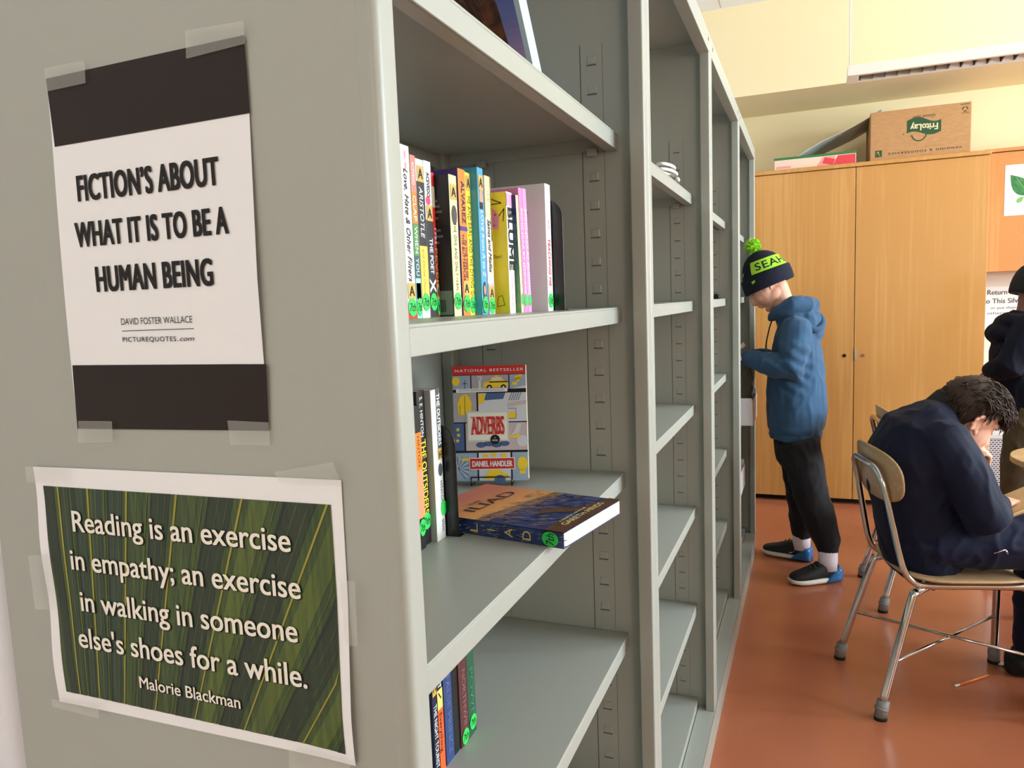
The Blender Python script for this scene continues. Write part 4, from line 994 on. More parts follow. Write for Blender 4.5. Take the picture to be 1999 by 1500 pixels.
def table():
    t = thing('classroom_table', 'tan round-ended table at the right edge, only its curved corner showing', 'table', (1.75, 2.86, 0))
    TT = mat('tan_laminate', (206, 168, 122), rough=.35, var=(30, (198, 158, 112), (1, 6, 1))); x0, x1, y0, y1, r = .985, 2.5, 2.60, 3.12, .26
    pts = []
    for cx, cy, a0 in ((x1-r, y1-r, 0), (x0+r, y1-r, 90), (x0+r, y0+r, 180), (x1-r, y0+r, 270)):
        pts += [(cx+r*math.cos(math.radians(a0+9*i)), cy+r*math.sin(math.radians(a0+9*i))) for i in range(11)]
    F = Frame((0, 0, .698), (1, 0, 0), (0, 1, 0)); MB().prism(pts, F, 0, .022, TT).build('tabletop', t, bevel=.003)
    b = MB(); b.box(x0+.30, x1-.30, y0+.12, y0+.14, .63, .697, mat('table_apron', (60, 58, 56), rough=.5)); b.box(x0+.30, x1-.30, y1-.14, y1-.12, .63, .697, mat('table_apron', (60, 58, 56))); b.build('apron', t)
    for x in (x0+.32, x1-.32):
        for y in (y0+.13, y1-.13):
            g = MB(); g.tube([(x, y, .012), (x, y, .697)], .016, CHROME, 12); lg = g.build('leg', t); MB().tube([(x, y, 0), (x, y, .02)], .02, FELT, 12).build('glide', lg)
    t['group'] = 'classroom tables'; return t
tab = table()
for y, l in ((2.02, 'unseen tan round-ended table in the middle of the room, added right of the frame to shade the floor'), (1.30, 'unseen tan round-ended table nearest the viewer, added right of the frame to shade the floor')):  # two unseen tables, added so the floor at the right is shaded
    k = copy_tree(tab); k.location = (2.42, y, 0); k['label'] = l
# ================================================================== people
def hand(mb, wrist, d, palm_n, m, curl=0.5, size=1.0, side=1, spread=.12, thumb=.6):
    """palm and five bent fingers. d = direction of the hand, palm_n = where the palm faces, side = +1 when the thumb lies to d x palm_n"""
    d = V(d).normalized(); pn = (V(palm_n)-d*V(palm_n).dot(d)).normalized(); sd = d.cross(pn)*side; w = V(wrist); s = size
    mb.tube([w-d*.02*s, w+d*.02*s, w+d*.05*s, w+d*.078*s], [(.017*s, .022*s), (.014*s, .029*s), (.013*s, .034*s), (.010*s, .033*s)], m, 14, ref=pn, cap_round=True)
    for k, (off, L) in enumerate(((.026, .066), (.009, .074), (-.009, .069), (-.025, .054))):
        p = w+d*.076*s+sd*off*s; dd = (d+sd*(off*spread/.026)).normalized(); pts = [p-dd*.012*s, p]; ang = 0; r = [.0085*s, .0088*s]
        for j, f in enumerate((.45, .31, .24)):
            ang += curl*(.75, 1.0, .7)[j]*(1+.12*k); q = dd*math.cos(ang)+pn*math.sin(ang); p = p+q*L*f*s; pts.append(p); r.append((.0080, .0073, .0062)[j]*s)
        mb.tube(pts, r, m, 10, cap_round=True)
    p = w+d*.022*s+sd*.026*s+pn*.004*s; q = (d*.75+sd*.75+pn*.35*thumb).normalized(); q2 = (d*.95+sd*.15+pn*.6*thumb).normalized()
    mb.tube([p-q*.012*s, p+q*.022*s, p+q*.042*s, p+q*.042*s+q2*.028*s], [.0125*s, .0110*s, .0095*s, .0075*s], m, 10, cap_round=True)
class Head:
    """local axes: f to the front of the face, u up, s to the person's left"""
    def __init__(h, c, f, u, scale=1.0):
        h.c = V(c); h.f = V(f).normalized(); h.u = (V(u)-h.f*V(u).dot(h.f)).normalized(); h.s = h.u.cross(h.f); h.k = scale
        h.R = Matrix((h.f, h.s, h.u)).transposed()
    def __call__(h, a, b, c): return h.c+(h.f*a+h.s*b+h.u*c)*h.k
    def ell(h, mb, p, r, m, tilt=0.0, nu=18, nv=12):
        rot = h.R @ Matrix.Rotation(tilt, 3, 'Y'); mb.ball(h(*p), tuple(x*h.k for x in r), m, rot, nu, nv)
def face(mb, H, m, neck_to=None, nr=.046):
    H.ell(mb, (-.012, 0, .030), (.096, .076, .088), m, nu=24, nv=16)
    H.ell(mb, (.034, 0, -.030), (.062, .062, .078), m); H.ell(mb, (.046, 0, -.078), (.036, .036, .034), m)
    H.ell(mb, (.072, 0, -.100), (.018, .020, .015), m); H.ell(mb, (.060, 0, .022), (.034, .056, .022), m)
    for s in (-1, 1):
        H.ell(mb, (.058, s*.030, -.034), (.028, .026, .032), m); H.ell(mb, (.010, s*.038, -.062), (.040, .020, .030), m)
        for k in range(7):                                             # ear: rim, bowl, lobe
            a = -1.9+k*.62; H.ell(mb, (-.016+.017*math.cos(a+2.2), s*(.077+.006*math.sin(k*.5)), -.008+.028*math.sin(a+2.2)), (.0075, .006, .0085), m, nu=8, nv=6)
        H.ell(mb, (-.012, s*.073, -.010), (.014, .006, .024), m); H.ell(mb, (-.002, s*.074, -.034), (.008, .007, .011), m)
        H.ell(mb, (.098, s*.011, -.040), (.010, .008, .007), m, nu=8, nv=6)
    mb.tube([H(.088, 0, .006), H(.099, 0, -.014), H(.112, 0, -.034), H(.100, 0, -.044)], [.009*H.k, .010*H.k, .0115*H.k, .010*H.k], m, 10, cap_round=True)
    H.ell(mb, (.090, 0, -.062), (.012, .021, .0065), m, nu=12, nv=8); H.ell(mb, (.087, 0, -.074), (.012, .018, .007), m, nu=12, nv=8)
    if neck_to is not None:
        a = H(-.028, 0, -.045); b = V(neck_to); mb.tube([a, a.lerp(b, .5), b, b+(b-a)*.35], [nr*1.02*H.k, nr*H.k, nr*1.12*H.k, nr*1.5*H.k], m, 16, cap_round=True)
def eyes(H, parent):
    for s in (-1, 1):
        b = MB(); H.ell(b, (.071, s*.030, -.008), (.0115, .0115, .0115), mat('eye_white', (226, 222, 216), rough=.2), nu=12, nv=8); H.ell(b, (.0775, s*.030, -.011), (.006, .0062, .0062), mat('iris_brown', (44, 30, 22), rough=.2), nu=10, nv=8); b.build('eye', parent)
        b = MB(); b.tube([H(.087, s*.013, .012), H(.088, s*.030, .018), H(.074, s*.048, .012)], [.0022, .003, .0018], HAIR, 6); b.tube([H(.081, s*.018, -.004), H(.083, s*.030, .000), H(.075, s*.042, -.005)], [.001, .0018, .001], HAIR, 6); b.build('eyebrow', parent)
    b = MB(); H.ell(b, (.099, 0, -.063), (.005, .017, .0035), mat('lip', (190, 112, 104), rough=.45), nu=10, nv=6); b.build('lips', parent)
HAIR = mat('dark_brown_hair', (54, 39, 30), rough=.55, spec=.25, bump=(220, .5))
def folds(seed, amp, fr=9.0, stretch=(1, 1, .55)):
    o = V((seed*3.1, seed*1.7, seed*.9))
    def fn(p, n):
        q = V((p.x*stretch[0], p.y*stretch[1], p.z*stretch[2]))*fr+o
        a = mnoise.noise(q); r = 1-abs(mnoise.noise(q*1.7+V((4, 9, 2))))*2
        return amp*(a*.6+max(0, r-.35)*1.0-.2)
    return fn
def shoe(parent, toe, heel, w, side, upper, mid, heelm, lace=True, hgt=.075):
    """sneaker from heel to toe on the floor"""
    toe = V((toe[0], toe[1], 0)); heel = V((heel[0], heel[1], 0)); d = (toe-heel).normalized(); L = (toe-heel).length; s = V((-d.y, d.x, 0))
    def ring(t, wd, z0, z1, n=18, sq=.8):
        c_ = heel+d*L*t; out = []
        for i in range(n):
            a = 2*PI*i/n; ca, sa = math.cos(a), math.sin(a)
            out.append(c_+s*wd*math.copysign(abs(ca)**sq, ca)+V((0, 0, (z0+z1)/2+(z1-z0)/2*math.copysign(abs(sa)**sq, sa))))
        return out
    prof = [(.02, .58, .95), (.08, .78, 1.22), (.16, .84, 1.12), (.30, .84, 1.10), (.42, .88, 1.04), (.58, .96, .82), (.72, 1.0, .66), (.85, .93, .54), (.94, .72, .46), (.99, .40, .36)]
    b = MB(); b.rings([ring(t, w/2*a, .016, .016+hgt*h) for t, a, h in prof], upper); o = b.build('shoe', parent, sub=1)
    b = MB(); b.rings([ring(t, w/2*(a+.07), .004 if t < .9 else .010, .030+(.010 if t < .25 else 0), sq=.5) for t, a, h in [(-.015, .6, 0)]+prof[1:8]+[(.955, .70, 0), (1.0, .42, 0)]], mid); so = b.build('sole', o)
    b = MB(); b.rings([ring(t, w/2*(a+.12), .002, z, sq=.6) for t, a, z in ((-.030, .48, .050), (-.012, .72, .074), (.06, .86, .078), (.15, .92, .062), (.24, .92, .044), (.34, .90, .016))], heelm); b.build('heel_cushion', o)
    if lace:
        b = MB()
        for t, z in ((.44, .100), (.52, .090), (.60, .078), (.68, .068)): c_ = heel+d*L*t; b.tube([c_-s*w*.30+V((0, 0, z*.86)), c_+V((0, 0, z+.001)), c_+s*w*.30+V((0, 0, z*.86))], .0024, mat('dark_lace', (52, 58, 60), rough=.8), 6)
        b.build('laces', o)
        b = MB(); q = -s if side < 0 else s; c0 = heel+d*L*.34+q*w*.455
        F = Frame(c0+V((0, 0, .046)), d if side < 0 else -d, (0, 0, 1)); k = 1 if side < 0 else -1
        b.poly(F, [(-.024*k, .012), (-.002*k, -.006), (.014*k, -.004), (.002*k, -.001), (-.012*k, .004)], mat('pale_check', (170, 180, 184), rough=.5), .004); b.build('check_mark', o, fix=False)
    return o

# ---- the standing child in the blue hoodie
def standing_child():
    S = 3.38
    t = thing('person', 'standing child in blue hoodie and navy and lime pompom beanie reaching into a bookcase', 'person', (.22, 3.40, 0))
    cloth = mat('blue_hoodie', (47, 84, 118), rough=.9, sheen=.12, bump=(500, .15), var=(14, (41, 75, 108)))
    trousers = mat('black_joggers', (15, 16, 22), rough=.85, bump=(400, .12))
    H0 = Head((.063, S, 1.432), (-.955, 0, -.32), (-.32, 0, .955), 1.0)          # axes of the hat
    H = Head((.070, S, 1.424), (-.743, 0, -.669), (-.669, 0, .743), 1.0)            # axes of the bowed face
    neck = (.165, S, 1.285)
    hips = {-1: V((.215, S-.085, .70)), 1: V((.205, S+.085, .70))}
    knees = {-1: V((.272, S-.092, .425)), 1: V((.228, S+.105, .425))}
    ank = {-1: V((.352, S-.095, .105)), 1: V((.232, S+.175, .105))}
    sho = {-1: V((.205, S-.150, 1.195)), 1: V((.195, S+.150, 1.195))}
    elb = {-1: V((.196, S-.200, 1.022)), 1: V((.190, S+.205, 1.01))}
    wri = {-1: V((-.012, S-.120, 1.073)), 1: V((-.005, S+.110, 1.060))}
    b = MB(); face(b, H, SKIN, neck, .046)
    b.tube([(.205, S, .66), (.205, S, .80), (.20, S, .95), (.20, S, 1.10), (.195, S, 1.20), (.18, S, 1.27)], [(.075, .100), (.078, .105), (.085, .112), (.090, .122), (.072, .118), (.05, .06)], SKIN, 18, ref=(1, 0, 0), cap_round=True)
    for s in (-1, 1):
        b.tube([hips[s], knees[s], ank[s], ank[s]-V((0, 0, .05))], [.058, .046, .034, .034], SKIN, 14, cap_round=True)
        b.tube([ank[s]-V((0, 0, .055)), ank[s]+V((-.12, -.04*(-s), -.075))], [.032, .024], SKIN, 10, cap_round=True)
        b.tube([sho[s], elb[s], wri[s]], [.044, .034, .024], SKIN, 12, cap_round=True)
        hand(b, wri[s]+V((-.012, 0, .004)), (-1, .12*s, .12), (0, -s*.4, -1), SKIN, .45, .92, side=-s)
    link('body', merged(b, .004, 5), t)
    eyes(H, t)
    # hoodie
    b = MB()
    b.tube([(.199, S, .672), (.203, S, .72), (.208, S, .80), (.205, S, .90), (.207, S, 1.00), (.208, S, 1.10), (.206, S, 1.175), (.198, S, 1.225), (.185, S, 1.265)],
           [(.118, .158), (.128, .168), (.138, .170), (.136, .166), (.126, .164), (.112, .170), (.096, .176), (.078, .135), (.058, .080)], cloth, 28, ref=(1, 0, 0), cap_round=False)
    for s in (-1, 1):
        b.tube([sho[s]+V((0, -s*.02, .0)), sho[s].lerp(elb[s], .5), elb[s], elb[s].lerp(wri[s], .35), wri[s].lerp(elb[s], .18), wri[s]], [.070, .068, .064, .060, .046, .036], cloth, 16, cap_round=True)
    # gathered hood around the neck and hanging behind
    b.tube([(.100, S-.045, 1.262), (.130, S-.092, 1.288), (.190, S-.104, 1.318), (.250, S-.075, 1.318), (.275, S, 1.308), (.250, S+.075, 1.318), (.190, S+.104, 1.318), (.130, S+.092, 1.288), (.100, S+.045, 1.262)],
           [.022, .032, .040, .040, .036, .040, .040, .032, .022], cloth, 14, cap_round=True)
    b.ball((.262, S, 1.235), (.066, .125, .062), cloth); b.ball((.285, S, 1.185), (.042, .095, .055), cloth); b.ball((.200, S, 1.245), (.085, .135, .060), cloth)
    f0 = folds(1, .0075, 10)
    def fold(p, n):
        d = f0(p, n)
        if p.z < .73: d -= .012*max(0, (p.z-.672)/.06 if p.z < .70 else (.73-p.z)/.03)*.7
        el = (p-elb[-1]).length
        if el < .16: d += .006*math.sin((p.x*.8+p.z*1.2)*95)*(1-el/.16)
        return d
    o = link('hoodie', merged(b, .0065, 4, fold), t)
    # hood rim: turned back, the shade of its hollow painted as a dark disc
    b = MB(); ring = []; hn = V((.35, -.62, .7)).normalized(); hx = V((.9, .1, -.36)).normalized(); hx = (hx-hn*hx.dot(hn)).normalized(); hy = hn.cross(hx)
    for i in range(28):
        a = 2*PI*i/28; ring.append(V((.284, S-.075, 1.236))+hx*.040*math.cos(a)+hy*.056*math.sin(a))
    b.tube(ring, .015, cloth, 12, closed=True); b.add([p+hn*.002 for p in ring], [tuple(range(28))], mat('hood_hollow_shade', (24, 34, 46), rough=.95)); b.build('hood_rim', o)
    b = MB(); b.tube([(.104, S-.05, 1.262), (.088, S-.05, 1.215), (.076, S-.052, 1.16), (.072, S-.052, 1.13)], .0032, mat('dark_cord', (30, 34, 40), rough=.8), 8); b.tube([(.072, S-.052, 1.13), (.071, S-.052, 1.112)], .0045, mat('cord_tip', (92, 96, 70), rough=.5), 8); b.build('drawstring', o)
    # trousers
    b = MB()
    b.tube([(.205, S, .60), (.205, S, .70), (.205, S, .78)], [(.095, .150), (.105, .15), (.10, .14)], trousers, 20, ref=(1, 0, 0), cap_round=True)
    for s in (-1, 1):
        sh = ank[s]+V((0, 0, .075)); b.tube([hips[s]-V((0, 0, .02)), hips[s].lerp(knees[s], .55), knees[s], knees[s].lerp(ank[s], .45)+V((.012, 0, 0)), sh, ank[s]+V((0, 0, .038 if s < 0 else .018))], [.098, .088, .078, .074, .058, .046], trousers, 18, cap_round=False)
    link('joggers', merged(b, .0065, 4, folds(2, .008, 9)), t)
    # socks and sneakers
    sock = mat('white_sock', (226, 220, 232), rough=.9, bump=(300, .2)); up = mat('black_mesh', (20, 22, 24), rough=.7, bump=(600, .3)); md = mat('white_midsole', (222, 218, 208), rough=.5); hl = mat('blue_heel_cushion', (36, 104, 166), rough=.25)
    for s in (-1, 1): MB().tube([ank[s]+V((-.004, 0, .105)), ank[s]+V((0, 0, .0)), ank[s]-V((.0, 0, .045))], [.046, .043, .043], sock, 16).build('sock', t)
    shoe(t, (.185, 3.190), (.398, 3.315), .094, -1, up, md, hl); shoe(t, (.040, 3.625), (.275, 3.545), .092, 1, up, md, hl)
    # beanie
    H = H0
    navy = mat('navy_knit', (16, 20, 40), rough=.95, bump=(260, .5)); lime = mat('lime_knit', (164, 224, 56), rough=.95, bump=(260, .5))
    def dome(a, z, off=0.0):
        """a around the head (0 = front), z height in head axes; radius follows the knitted dome"""
        zt = .150; zz = max(0, min(1, (z+.02)/(zt+.02))); k = math.sqrt(max(0, 1-zz**2.6)); rx, ry = (.110+off)*k, (.094+off)*k
        return H(-.012+rx*math.cos(a), ry*math.sin(a), z)
    hat = MB(); zs = [-.018, .02, .05, .08, .10, .12, .135, .145, .1497]
    hat.rings([[dome(2*PI*i/40, z) for i in range(40)] for z in zs], navy); ho = hat.build('beanie', t)
    cf = MB(); rs = []
    for z, off in ((-.034, .002), (-.036, .010), (-.030, .014), (.0, .015), (.034, .013), (.038, .008), (.036, .001)): rs.append([H(-.014+(.106+off)*math.cos(2*PI*i/44), (.092+off)*math.sin(2*PI*i/44), z+.012*(1-math.cos(2*PI*i/44))*.25-.004*math.cos(2*PI*i/44)) for i in range(44)])
    cf.rings(rs, navy, caps=False); co = cf.build('cuff', ho)
    bd = MB(); a0, a1 = math.radians(60), math.radians(310); n = 50; rows = []
    for z in (.046, .062, .078, .094, .104): rows.append([dome(a0+(a1-a0)*i/n, z, .0028) for i in range(n+1)])
    bd.rings(rows, lime, closed=False, caps=False)
    mid = math.radians(284)                           # viewer sees the left side of the head mirrored round: lettering runs around the band
    vs, fs = glyphs('SEAHAWKS', .03, 0, 1.05); xs = [p[0] for p in vs]; x0, x1 = min(xs), max(xs); lo, hi = capheight(.03)
    arc = math.radians(205)
    def wrap(u, v, h): return dome(u, v, .0045)
    st = math.radians(74)
    bd.text(None, 'SEAHAWKS', st, st+arc, .058, .034, navy, bold=.03, space=1.08, fn=lambda u, v, h: dome(u, v, .0046))
    bd.build('lime_band', ho, fix=False)
    em = MB(); ea = math.radians(62)
    em.add([H(-.014+.1225*math.cos(ea+q), .1085*math.sin(ea+q), z) for q, z in ((-.07, .004), (.07, .010), (.085, .020), (-.02, .018), (-.09, .016))], [(0, 1, 2, 3, 4)], lime); 
    em.add([dome(math.radians(28)+q, z, .004) for q, z in ((-.10, .050), (.03, .056), (.10, .072), (-.02, .066))], [(0, 1, 2, 3)], lime)
    em.build('emblem', ho, fix=False)
    pm = MB(); R = random.Random(9); pc = dome(0, .1497)+H.u*.030; pm.ball(pc, .026, lime)
    for i in range(420):
        z = R.uniform(-1, 1); a = R.uniform(0, 2*PI); q = V((math.sqrt(1-z*z)*math.cos(a), math.sqrt(1-z*z)*math.sin(a), z)); e = V((R.uniform(-1, 1), R.uniform(-1, 1), R.uniform(-1, 1)))*.006
        p = pc+q*.022; tip = pc+q*R.uniform(.034, .040)+e; sd = q.cross(V((.3, .5, .8))).normalized(); s2 = q.cross(sd); w_ = .0028
        pm.add([p+sd*w_, p-sd*w_*.5+s2*w_*.8, p-sd*w_*.5-s2*w_*.8, tip+sd*w_*.6, tip-sd*w_*.3+s2*w_*.5, tip-sd*w_*.3-s2*w_*.5], [(0, 1, 4, 3), (1, 2, 5, 4), (2, 0, 3, 5), (3, 4, 5)], lime)
    pm.build('pompom', ho)
    # the dark book in the child's hands
    k = thing('book', 'dark covered book held by the standing child at the far bookcase', 'book', (-.10, S+.0, 1.085)); M = Matrix.Translation((-.105, S, 1.092)) @ Matrix.Rotation(math.radians(-28), 4, 'Y')
    MB().box(-.075, .075, -.11, .11, .010, .0125, BLK, M).box(-.075, .075, -.11, .11, -.0125, -.010, BLK, M).box(-.075, -.073, -.11, .11, -.0125, .0125, BLK, M).build('cover', k); MB().box(-.073, .073, -.107, .107, -.010, .010, PAGES, M).build('page_block', k)
standing_child()

# ---- the child sitting on the chair, reading (built in chair axes: x forward, y to the left)
def sitting_child():
    t = thing('person', 'sitting dark-haired child in navy tracksuit reading on the chrome chair', 'person', (CH[0], CH[1], 0), CH[2])
    T = Matrix.Translation((CH[0], CH[1], 0)) @ Matrix.Rotation(CH[2], 4, 'Z')
    def L(x, y, z): return T @ V((x, y, z))
    X = T.to_3x3()
    top = mat('navy_track_top', (11, 17, 42), rough=.75, sheen=.03, spec=.25, bump=(500, .1)); pants = mat('navy_track_trousers', (12, 19, 48), rough=.7, sheen=.03, spec=.25, bump=(500, .1)); collar = mat('black_collar', (8, 9, 14), rough=.9)
    al = math.radians(33); yw = math.radians(14); f = X @ V((math.cos(al)*math.cos(yw), math.cos(al)*math.sin(yw), -math.sin(al))); u = X @ V((math.sin(al), 0, math.cos(al)))
    H = Head(L(.062, .0, .940), f, u, 1.0)
    hip = {s: L(-.085, s*.085, .555) for s in (-1, 1)}; knee = {-1: L(.36, -.125, .560), 1: L(.37, .13, .565)}; ank = {-1: L(.345, -.10, .10), 1: L(.36, .12, .10)}
    sho = {-1: L(-.055, -.150, .885), 1: L(-.04, .150, .885)}; elb = {-1: L(.042, -.195, .652), 1: L(.150, .185, .650)}; wri = {-1: L(.112, -.100, .670), 1: L(.128, .045, .745)}
    b = MB(); face(b, H, SKIN, L(.0, 0, .915), .046)
    b.tube([L(-.085, 0, .54), L(-.115, 0, .65), L(-.125, 0, .76), L(-.085, 0, .87), L(-.02, 0, .93)], [(.085, .125), (.085, .125), (.09, .125), (.08, .12), (.05, .07)], SKIN, 18, ref=X @ V((1, 0, 0)), cap_round=True)
    for s in (-1, 1):
        b.tube([hip[s], knee[s], ank[s], ank[s]-V((0, 0, .04))], [.068, .05, .035, .035], SKIN, 14, cap_round=True); b.tube([ank[s]-V((0, 0, .05)), ank[s]+X @ V((.13, 0, -.07))], [.03, .024], SKIN, 10, cap_round=True)
        b.tube([sho[s], elb[s], wri[s]], [.045, .036, .025], SKIN, 12, cap_round=True)
    hand(b, wri[-1]+X @ V((.006, .006, 0)), X @ V((.75, .65, .10)), X @ V((.1, .2, -1)), SKIN, .35, .95, side=1)
    hand(b, wri[1]+X @ V((.002, -.010, .012)), X @ V((-.10, -.42, .9)), X @ V((-.85, -.1, -.2)), SKIN, .75, .98, side=-1)
    link('body', merged(b, .004, 5), t); eyes(H, t)
    # jacket
    b = MB()
    b.tube([L(-.070, 0, .505), L(-.078, 0, .56), L(-.092, 0, .64), L(-.112, 0, .73), L(-.122, 0, .82), L(-.092, 0, .895), L(-.035, 0, .945), L(-.005, 0, .968)],
           [(.125, .160), (.126, .160), (.130, .162), (.130, .166), (.118, .172), (.100, .172), (.075, .125), (.056, .075)], top, 28, ref=X @ V((1, 0, 0)), cap_round=True)
    for s in (-1, 1):
        e, w_ = elb[s], wri[s]
        b.tube([sho[s]+X @ V((-.01, -s*.025, 0)), sho[s].lerp(e, .5), e, e.lerp(w_, .5), w_.lerp(e, .06)], [.078, .072, .066, .056, .042], top, 18, cap_round=True)
    link('track_top', merged(b, .006, 4, folds(4, .0075, 9)), t)
    c_ = MB(); ring0 = []; ring1 = []; ring2 = []
    na = (V(L(-.020, 0, .938))); ax = (X @ V((.62, 0, .78))).normalized(); p_ = X @ V((0, 1, 0)); q_ = ax.cross(p_); rs = []
    for h, r1, r2 in ((-.02, .082, .092), (.02, .072, .076), (.052, .068, .068), (.060, .066, .064), (.052, .060, .060), (.01, .060, .062)):
        rs.append([na+ax*(h+.020*math.cos(2*PI*i/32)*(1 if h > .03 else .3))+p_*r1*math.sin(2*PI*i/32)-q_*r2*math.cos(2*PI*i/32)*-1 for i in range(32)])
    c_.rings(rs, collar, caps=False); c_.build('collar', t)
    # trousers
    b = MB(); b.tube([L(-.10, 0, .545), L(.0, 0, .545)], [(.088, .165), (.085, .16)], pants, 20, ref=(0, 0, 1), cap_round=True)
    for s in (-1, 1):
        b.tube([hip[s], hip[s].lerp(knee[s], .4), hip[s].lerp(knee[s], .75), knee[s], knee[s].lerp(ank[s], .12), knee[s].lerp(ank[s], .5), ank[s]+V((0, 0, -.01))], [.090, .092, .084, .078, .074, .070, .062], pants, 20, cap_round=False)
    o = link('track_trousers', merged(b, .006, 4, folds(5, .007, 10, (1, 1, 1))), t)
    z = MB(); z.tube([L(.055, -.208, .552), L(.085, -.214, .566)], .0022, CHROME, 6); z.tube([L(.085, -.214, .566), L(.092, -.216, .553)], .003, CHROME, 6); z.build('pocket_zip', o)
    # hair: full cap on top of wavy locks, short at the sides
    b = MB(); hr = []
    def scalp(a, e, off=0.0):
        ce, se = math.cos(e), math.sin(e); return H(-.012+(.096+off)*ce*math.cos(a), (.077+off)*ce*math.sin(a), .030+(.088+off)*se)
    def low(a):                                         # hairline: high at the forehead, down to the nape behind
        c1 = math.cos(a); return math.radians(18 if c1 > .5 else (18-70*(.5-c1)/.9 if c1 > -.4 else -54))
    n = 48; m_ = 14
    for j in range(m_+1):
        row = []
        for i in range(n):
            a = 2*PI*i/n; lo = low(a)
            ear = max(0, 1-abs(abs(math.atan2(math.sin(a), math.cos(a)))-1.72)/.35)
            lo += math.radians(26)*ear; e = lo+(PI/2-.03-lo)*j/m_
            row.append(scalp(a, e, .004+.020*min(1, j/4)*(.35+.65*max(0, math.sin(e))+.25*max(0, math.cos(a)))))
        hr.append(row)
    b.rings(hr, HAIR, caps=True)
    R = random.Random(21)
    for i in range(1300):                                  # wavy locks on top and over the forehead
        a = R.gauss(0, .95); e = R.uniform(.25, 1.45); ln = R.uniform(.035, .065); p = scalp(a, e, .010)
        out = (p-H.c).normalized(); along = (H.f*1.0+H.s*R.uniform(-.9, .9)-H.u*R.uniform(0, .5)); along = (along-out*along.dot(out)).normalized(); sw = out.cross(along)
        ph = R.uniform(0, 6.28); pts = []; k = 7
        for q in range(k+1):
            s_ = q/k; pts.append(p+along*ln*s_+out*(.007+.010*math.sin(s_*PI*.9)*R.uniform(.6, 1.1)-.007*s_)+sw*.008*math.sin(ph+s_*5.5))
        b.tube(pts, [.0016, .0022, .0024, .0024, .0022, .0019, .0014, .0007], HAIR, 6)
    for i in range(240):                                   # curls hanging in front of the forehead
        a = R.uniform(-.75, .75); p = scalp(a, R.uniform(.25, .7), .016); pts = []; ln = R.uniform(.03, .055); ph = R.uniform(0, 6.28)
        for q in range(9):
            s_ = q/8; pts.append(p+H.f*(.006+ln*s_*.75)+H.u*(ln*.30*math.sin(s_*2.4)-.030*s_*s_)+H.s*(.010*math.sin(ph+s_*7)))
        b.tube(pts, [.0015, .0020, .0023, .0023, .0022, .0020, .0018, .0014, .0006], HAIR, 6)
    for i in range(1100):                                  # short hair at back and sides
        a = R.uniform(1.0, 2*PI-1.0); e0 = low(a); e = R.uniform(e0+.12, 1.0); p = scalp(a, e, .004); out = (p-H.c).normalized(); dn = (-H.u-H.f*.25); dn = (dn-out*dn.dot(out)).normalized()
        if abs(abs(math.atan2(math.sin(a), math.cos(a)))-1.72) < .36 and e < .1: continue
        L_ = R.uniform(.018, .030); L_ *= 1.5; b.tube([p-out*.004, p+dn*L_*.3+out*.003, p+dn*L_*.7+out*.002, p+dn*L_-out*.004], [.0014, .0019, .0018, .0008], HAIR, 5)
    b.build('hair', t)
    # sneakers
    up = mat('dark_canvas', (22, 22, 26), rough=.8); md = mat('white_rubber', (220, 218, 214), rough=.5)
    for s in (-1, 1):
        a = ank[s]; d = X @ V((1, 0, 0)); shoe(t, (a.x+d.x*.17, a.y+d.y*.17), (a.x-d.x*.075, a.y-d.y*.075), .09, s, up, md, up, lace=False)
    # open notebook held in the right hand
    k = thing('notebook', 'tan paged open notebook held by the sitting child', 'notebook', tuple(L(.25, .02, .66)))
    tan = mat('tan_paper', (214, 178, 128), rough=.8); c0 = L(.150, -.055, .668)
    M = T @ Matrix.Translation((.228, -.030, .676)) @ Matrix.Rotation(math.radians(-24), 4, 'Y') @ Matrix.Rotation(math.radians(-3), 4, 'X')
    MB().box(-.09, .12, -.10, .0, .002, .008, tan, M).build('page_block', k); M2 = M @ Matrix.Rotation(math.radians(-4), 4, 'X'); MB().box(-.09, .12, .0, .085, .002, .008, tan, M2).build('page_block', k)
    MB().box(-.093, .123, -.103, .0, -.001, .002, mat('kraft_cover', (186, 146, 96), rough=.7), M)  .box(-.093, .123, .0, .088, -.001, .002, mat('kraft_cover', (186, 146, 96), rough=.7), M2).build('cover', k)
sitting_child()

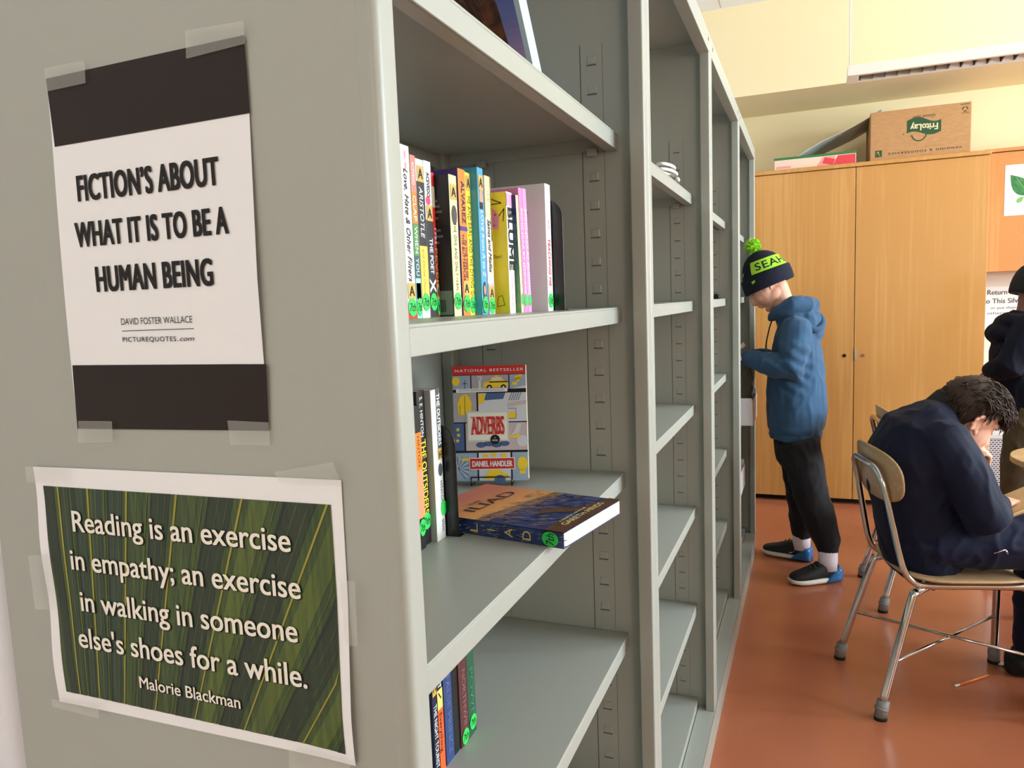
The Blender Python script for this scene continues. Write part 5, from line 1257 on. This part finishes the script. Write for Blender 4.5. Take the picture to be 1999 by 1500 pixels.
# ---- the child with the black cap at the right edge
def edge_child():
    B = (1.265, 3.90)
    t = thing('person', 'standing child in black cap, navy jacket and khaki trousers at the right edge', 'person', (B[0], B[1], 0))
    def L(x, y, z): return V((B[0]+x, B[1]+y, z))
    jk = mat('navy_jacket', (9, 12, 27), rough=.85, spec=.2, bump=(400, .1)); kh = mat('khaki_trousers', (74, 62, 38), rough=.85, bump=(300, .15), var=(10, (64, 54, 32))); cap_m = mat('black_cap', (9, 9, 11), rough=.9, bump=(300, .3))
    H = Head(L(.035, .02, 1.345), (.93, .28, -.22), (.2, .06, .97), 1.0)
    hip = {s: L(-.005, s*.08, .78) for s in (-1, 1)}; knee = {-1: L(-.045, -.085, .44), 1: L(.06, .09, .44)}; ank = {-1: L(-.055, -.09, .10), 1: L(.06, .10, .10)}
    sho = {-1: L(-.03, -.15, 1.16), 1: L(.0, .15, 1.16)}; elb = {-1: L(-.120, -.20, .985), 1: L(.02, .20, .93)}; wri = {-1: L(-.180, -.09, .955), 1: L(.16, .12, .92)}
    b = MB(); face(b, H, SKIN2, L(-.01, 0, 1.215), .046)
    b.tube([L(0, 0, .75), L(-.01, 0, .90), L(-.02, 0, 1.05), L(-.02, 0, 1.15), L(-.012, 0, 1.21)], [(.085, .12), (.085, .12), (.09, .125), (.075, .12), (.05, .06)], SKIN2, 18, ref=(1, 0, 0), cap_round=True)
    for s in (-1, 1):
        b.tube([hip[s], knee[s], ank[s], ank[s]-V((0, 0, .04))], [.068, .048, .034, .034], SKIN2, 12, cap_round=True); b.tube([ank[s]-V((0, 0, .05)), ank[s]+V((.13, 0, -.07))], [.03, .024], SKIN2, 10, cap_round=True); b.tube([sho[s], elb[s], wri[s]], [.044, .034, .024], SKIN2, 12, cap_round=True)
    hand(b, wri[-1], (-.35, .75, -.5), (.2, .3, -.8), mat('hand_skin', (214, 160, 136), rough=.5), .6, .9, side=1); hand(b, wri[1], (.9, -.1, .1), (0, -.3, -1), SKIN2, .4, .9, side=-1)
    link('body', merged(b, .005, 3), t); eyes(H, t)
    b = MB(); b.tube([L(.0, 0, .745), L(-.005, 0, .82), L(-.02, 0, .93), L(-.03, 0, 1.05), L(-.03, 0, 1.14), L(-.022, 0, 1.20), L(-.012, 0, 1.235)], [(.130, .165), (.140, .172), (.140, .170), (.132, .172), (.110, .175), (.082, .135), (.058, .075)], jk, 24, ref=(1, 0, 0))
    for s in (-1, 1): b.tube([sho[s], sho[s].lerp(elb[s], .5), elb[s], elb[s].lerp(wri[s], .5), wri[s].lerp(elb[s], .1)], [.074, .070, .066, .056, .042], jk, 16, cap_round=True)
    b.ball(L(-.115, -.02, 1.135), (.075, .12, .055), jk); b.ball(L(-.07, -.02, 1.19), (.08, .115, .05), jk)
    link('jacket', merged(b, .007, 4, folds(6, .007, 9)), t)
    b = MB(); b.tube([L(0, 0, .70), L(0, 0, .80), L(0, 0, .86)], [(.11, .15), (.11, .155), (.10, .145)], kh, 20, ref=(1, 0, 0), cap_round=True)
    for s in (-1, 1): b.tube([hip[s], hip[s].lerp(knee[s], .5), knee[s], knee[s].lerp(ank[s], .5), ank[s]-V((0, 0, .02))], [.092, .084, .074, .070, .066], kh, 18)
    link('khaki_trousers', merged(b, .007, 4, folds(7, .009, 9)), t)
    b = MB(); b.rings([[H(-.012+(.108*k)*math.cos(2*PI*i/36), (.098*k)*math.sin(2*PI*i/36), z) for i in range(36)] for z, k in ((-.034, .97), (-.036, 1.0), (-.02, 1.02), (.01, 1.02), (.04, .98), (.07, .90), (.095, .76), (.115, .56), (.126, .32), (.129, .05))], cap_m); b.build('knit_cap', t)
    for s in (-1, 1): shoe(t, (ank[s].x+.17, ank[s].y), (ank[s].x-.075, ank[s].y), .09, s, mat('dark_canvas', (22, 22, 26)), mat('white_rubber', (220, 218, 214)), mat('white_rubber', (220, 218, 214)), lace=False)
edge_child()
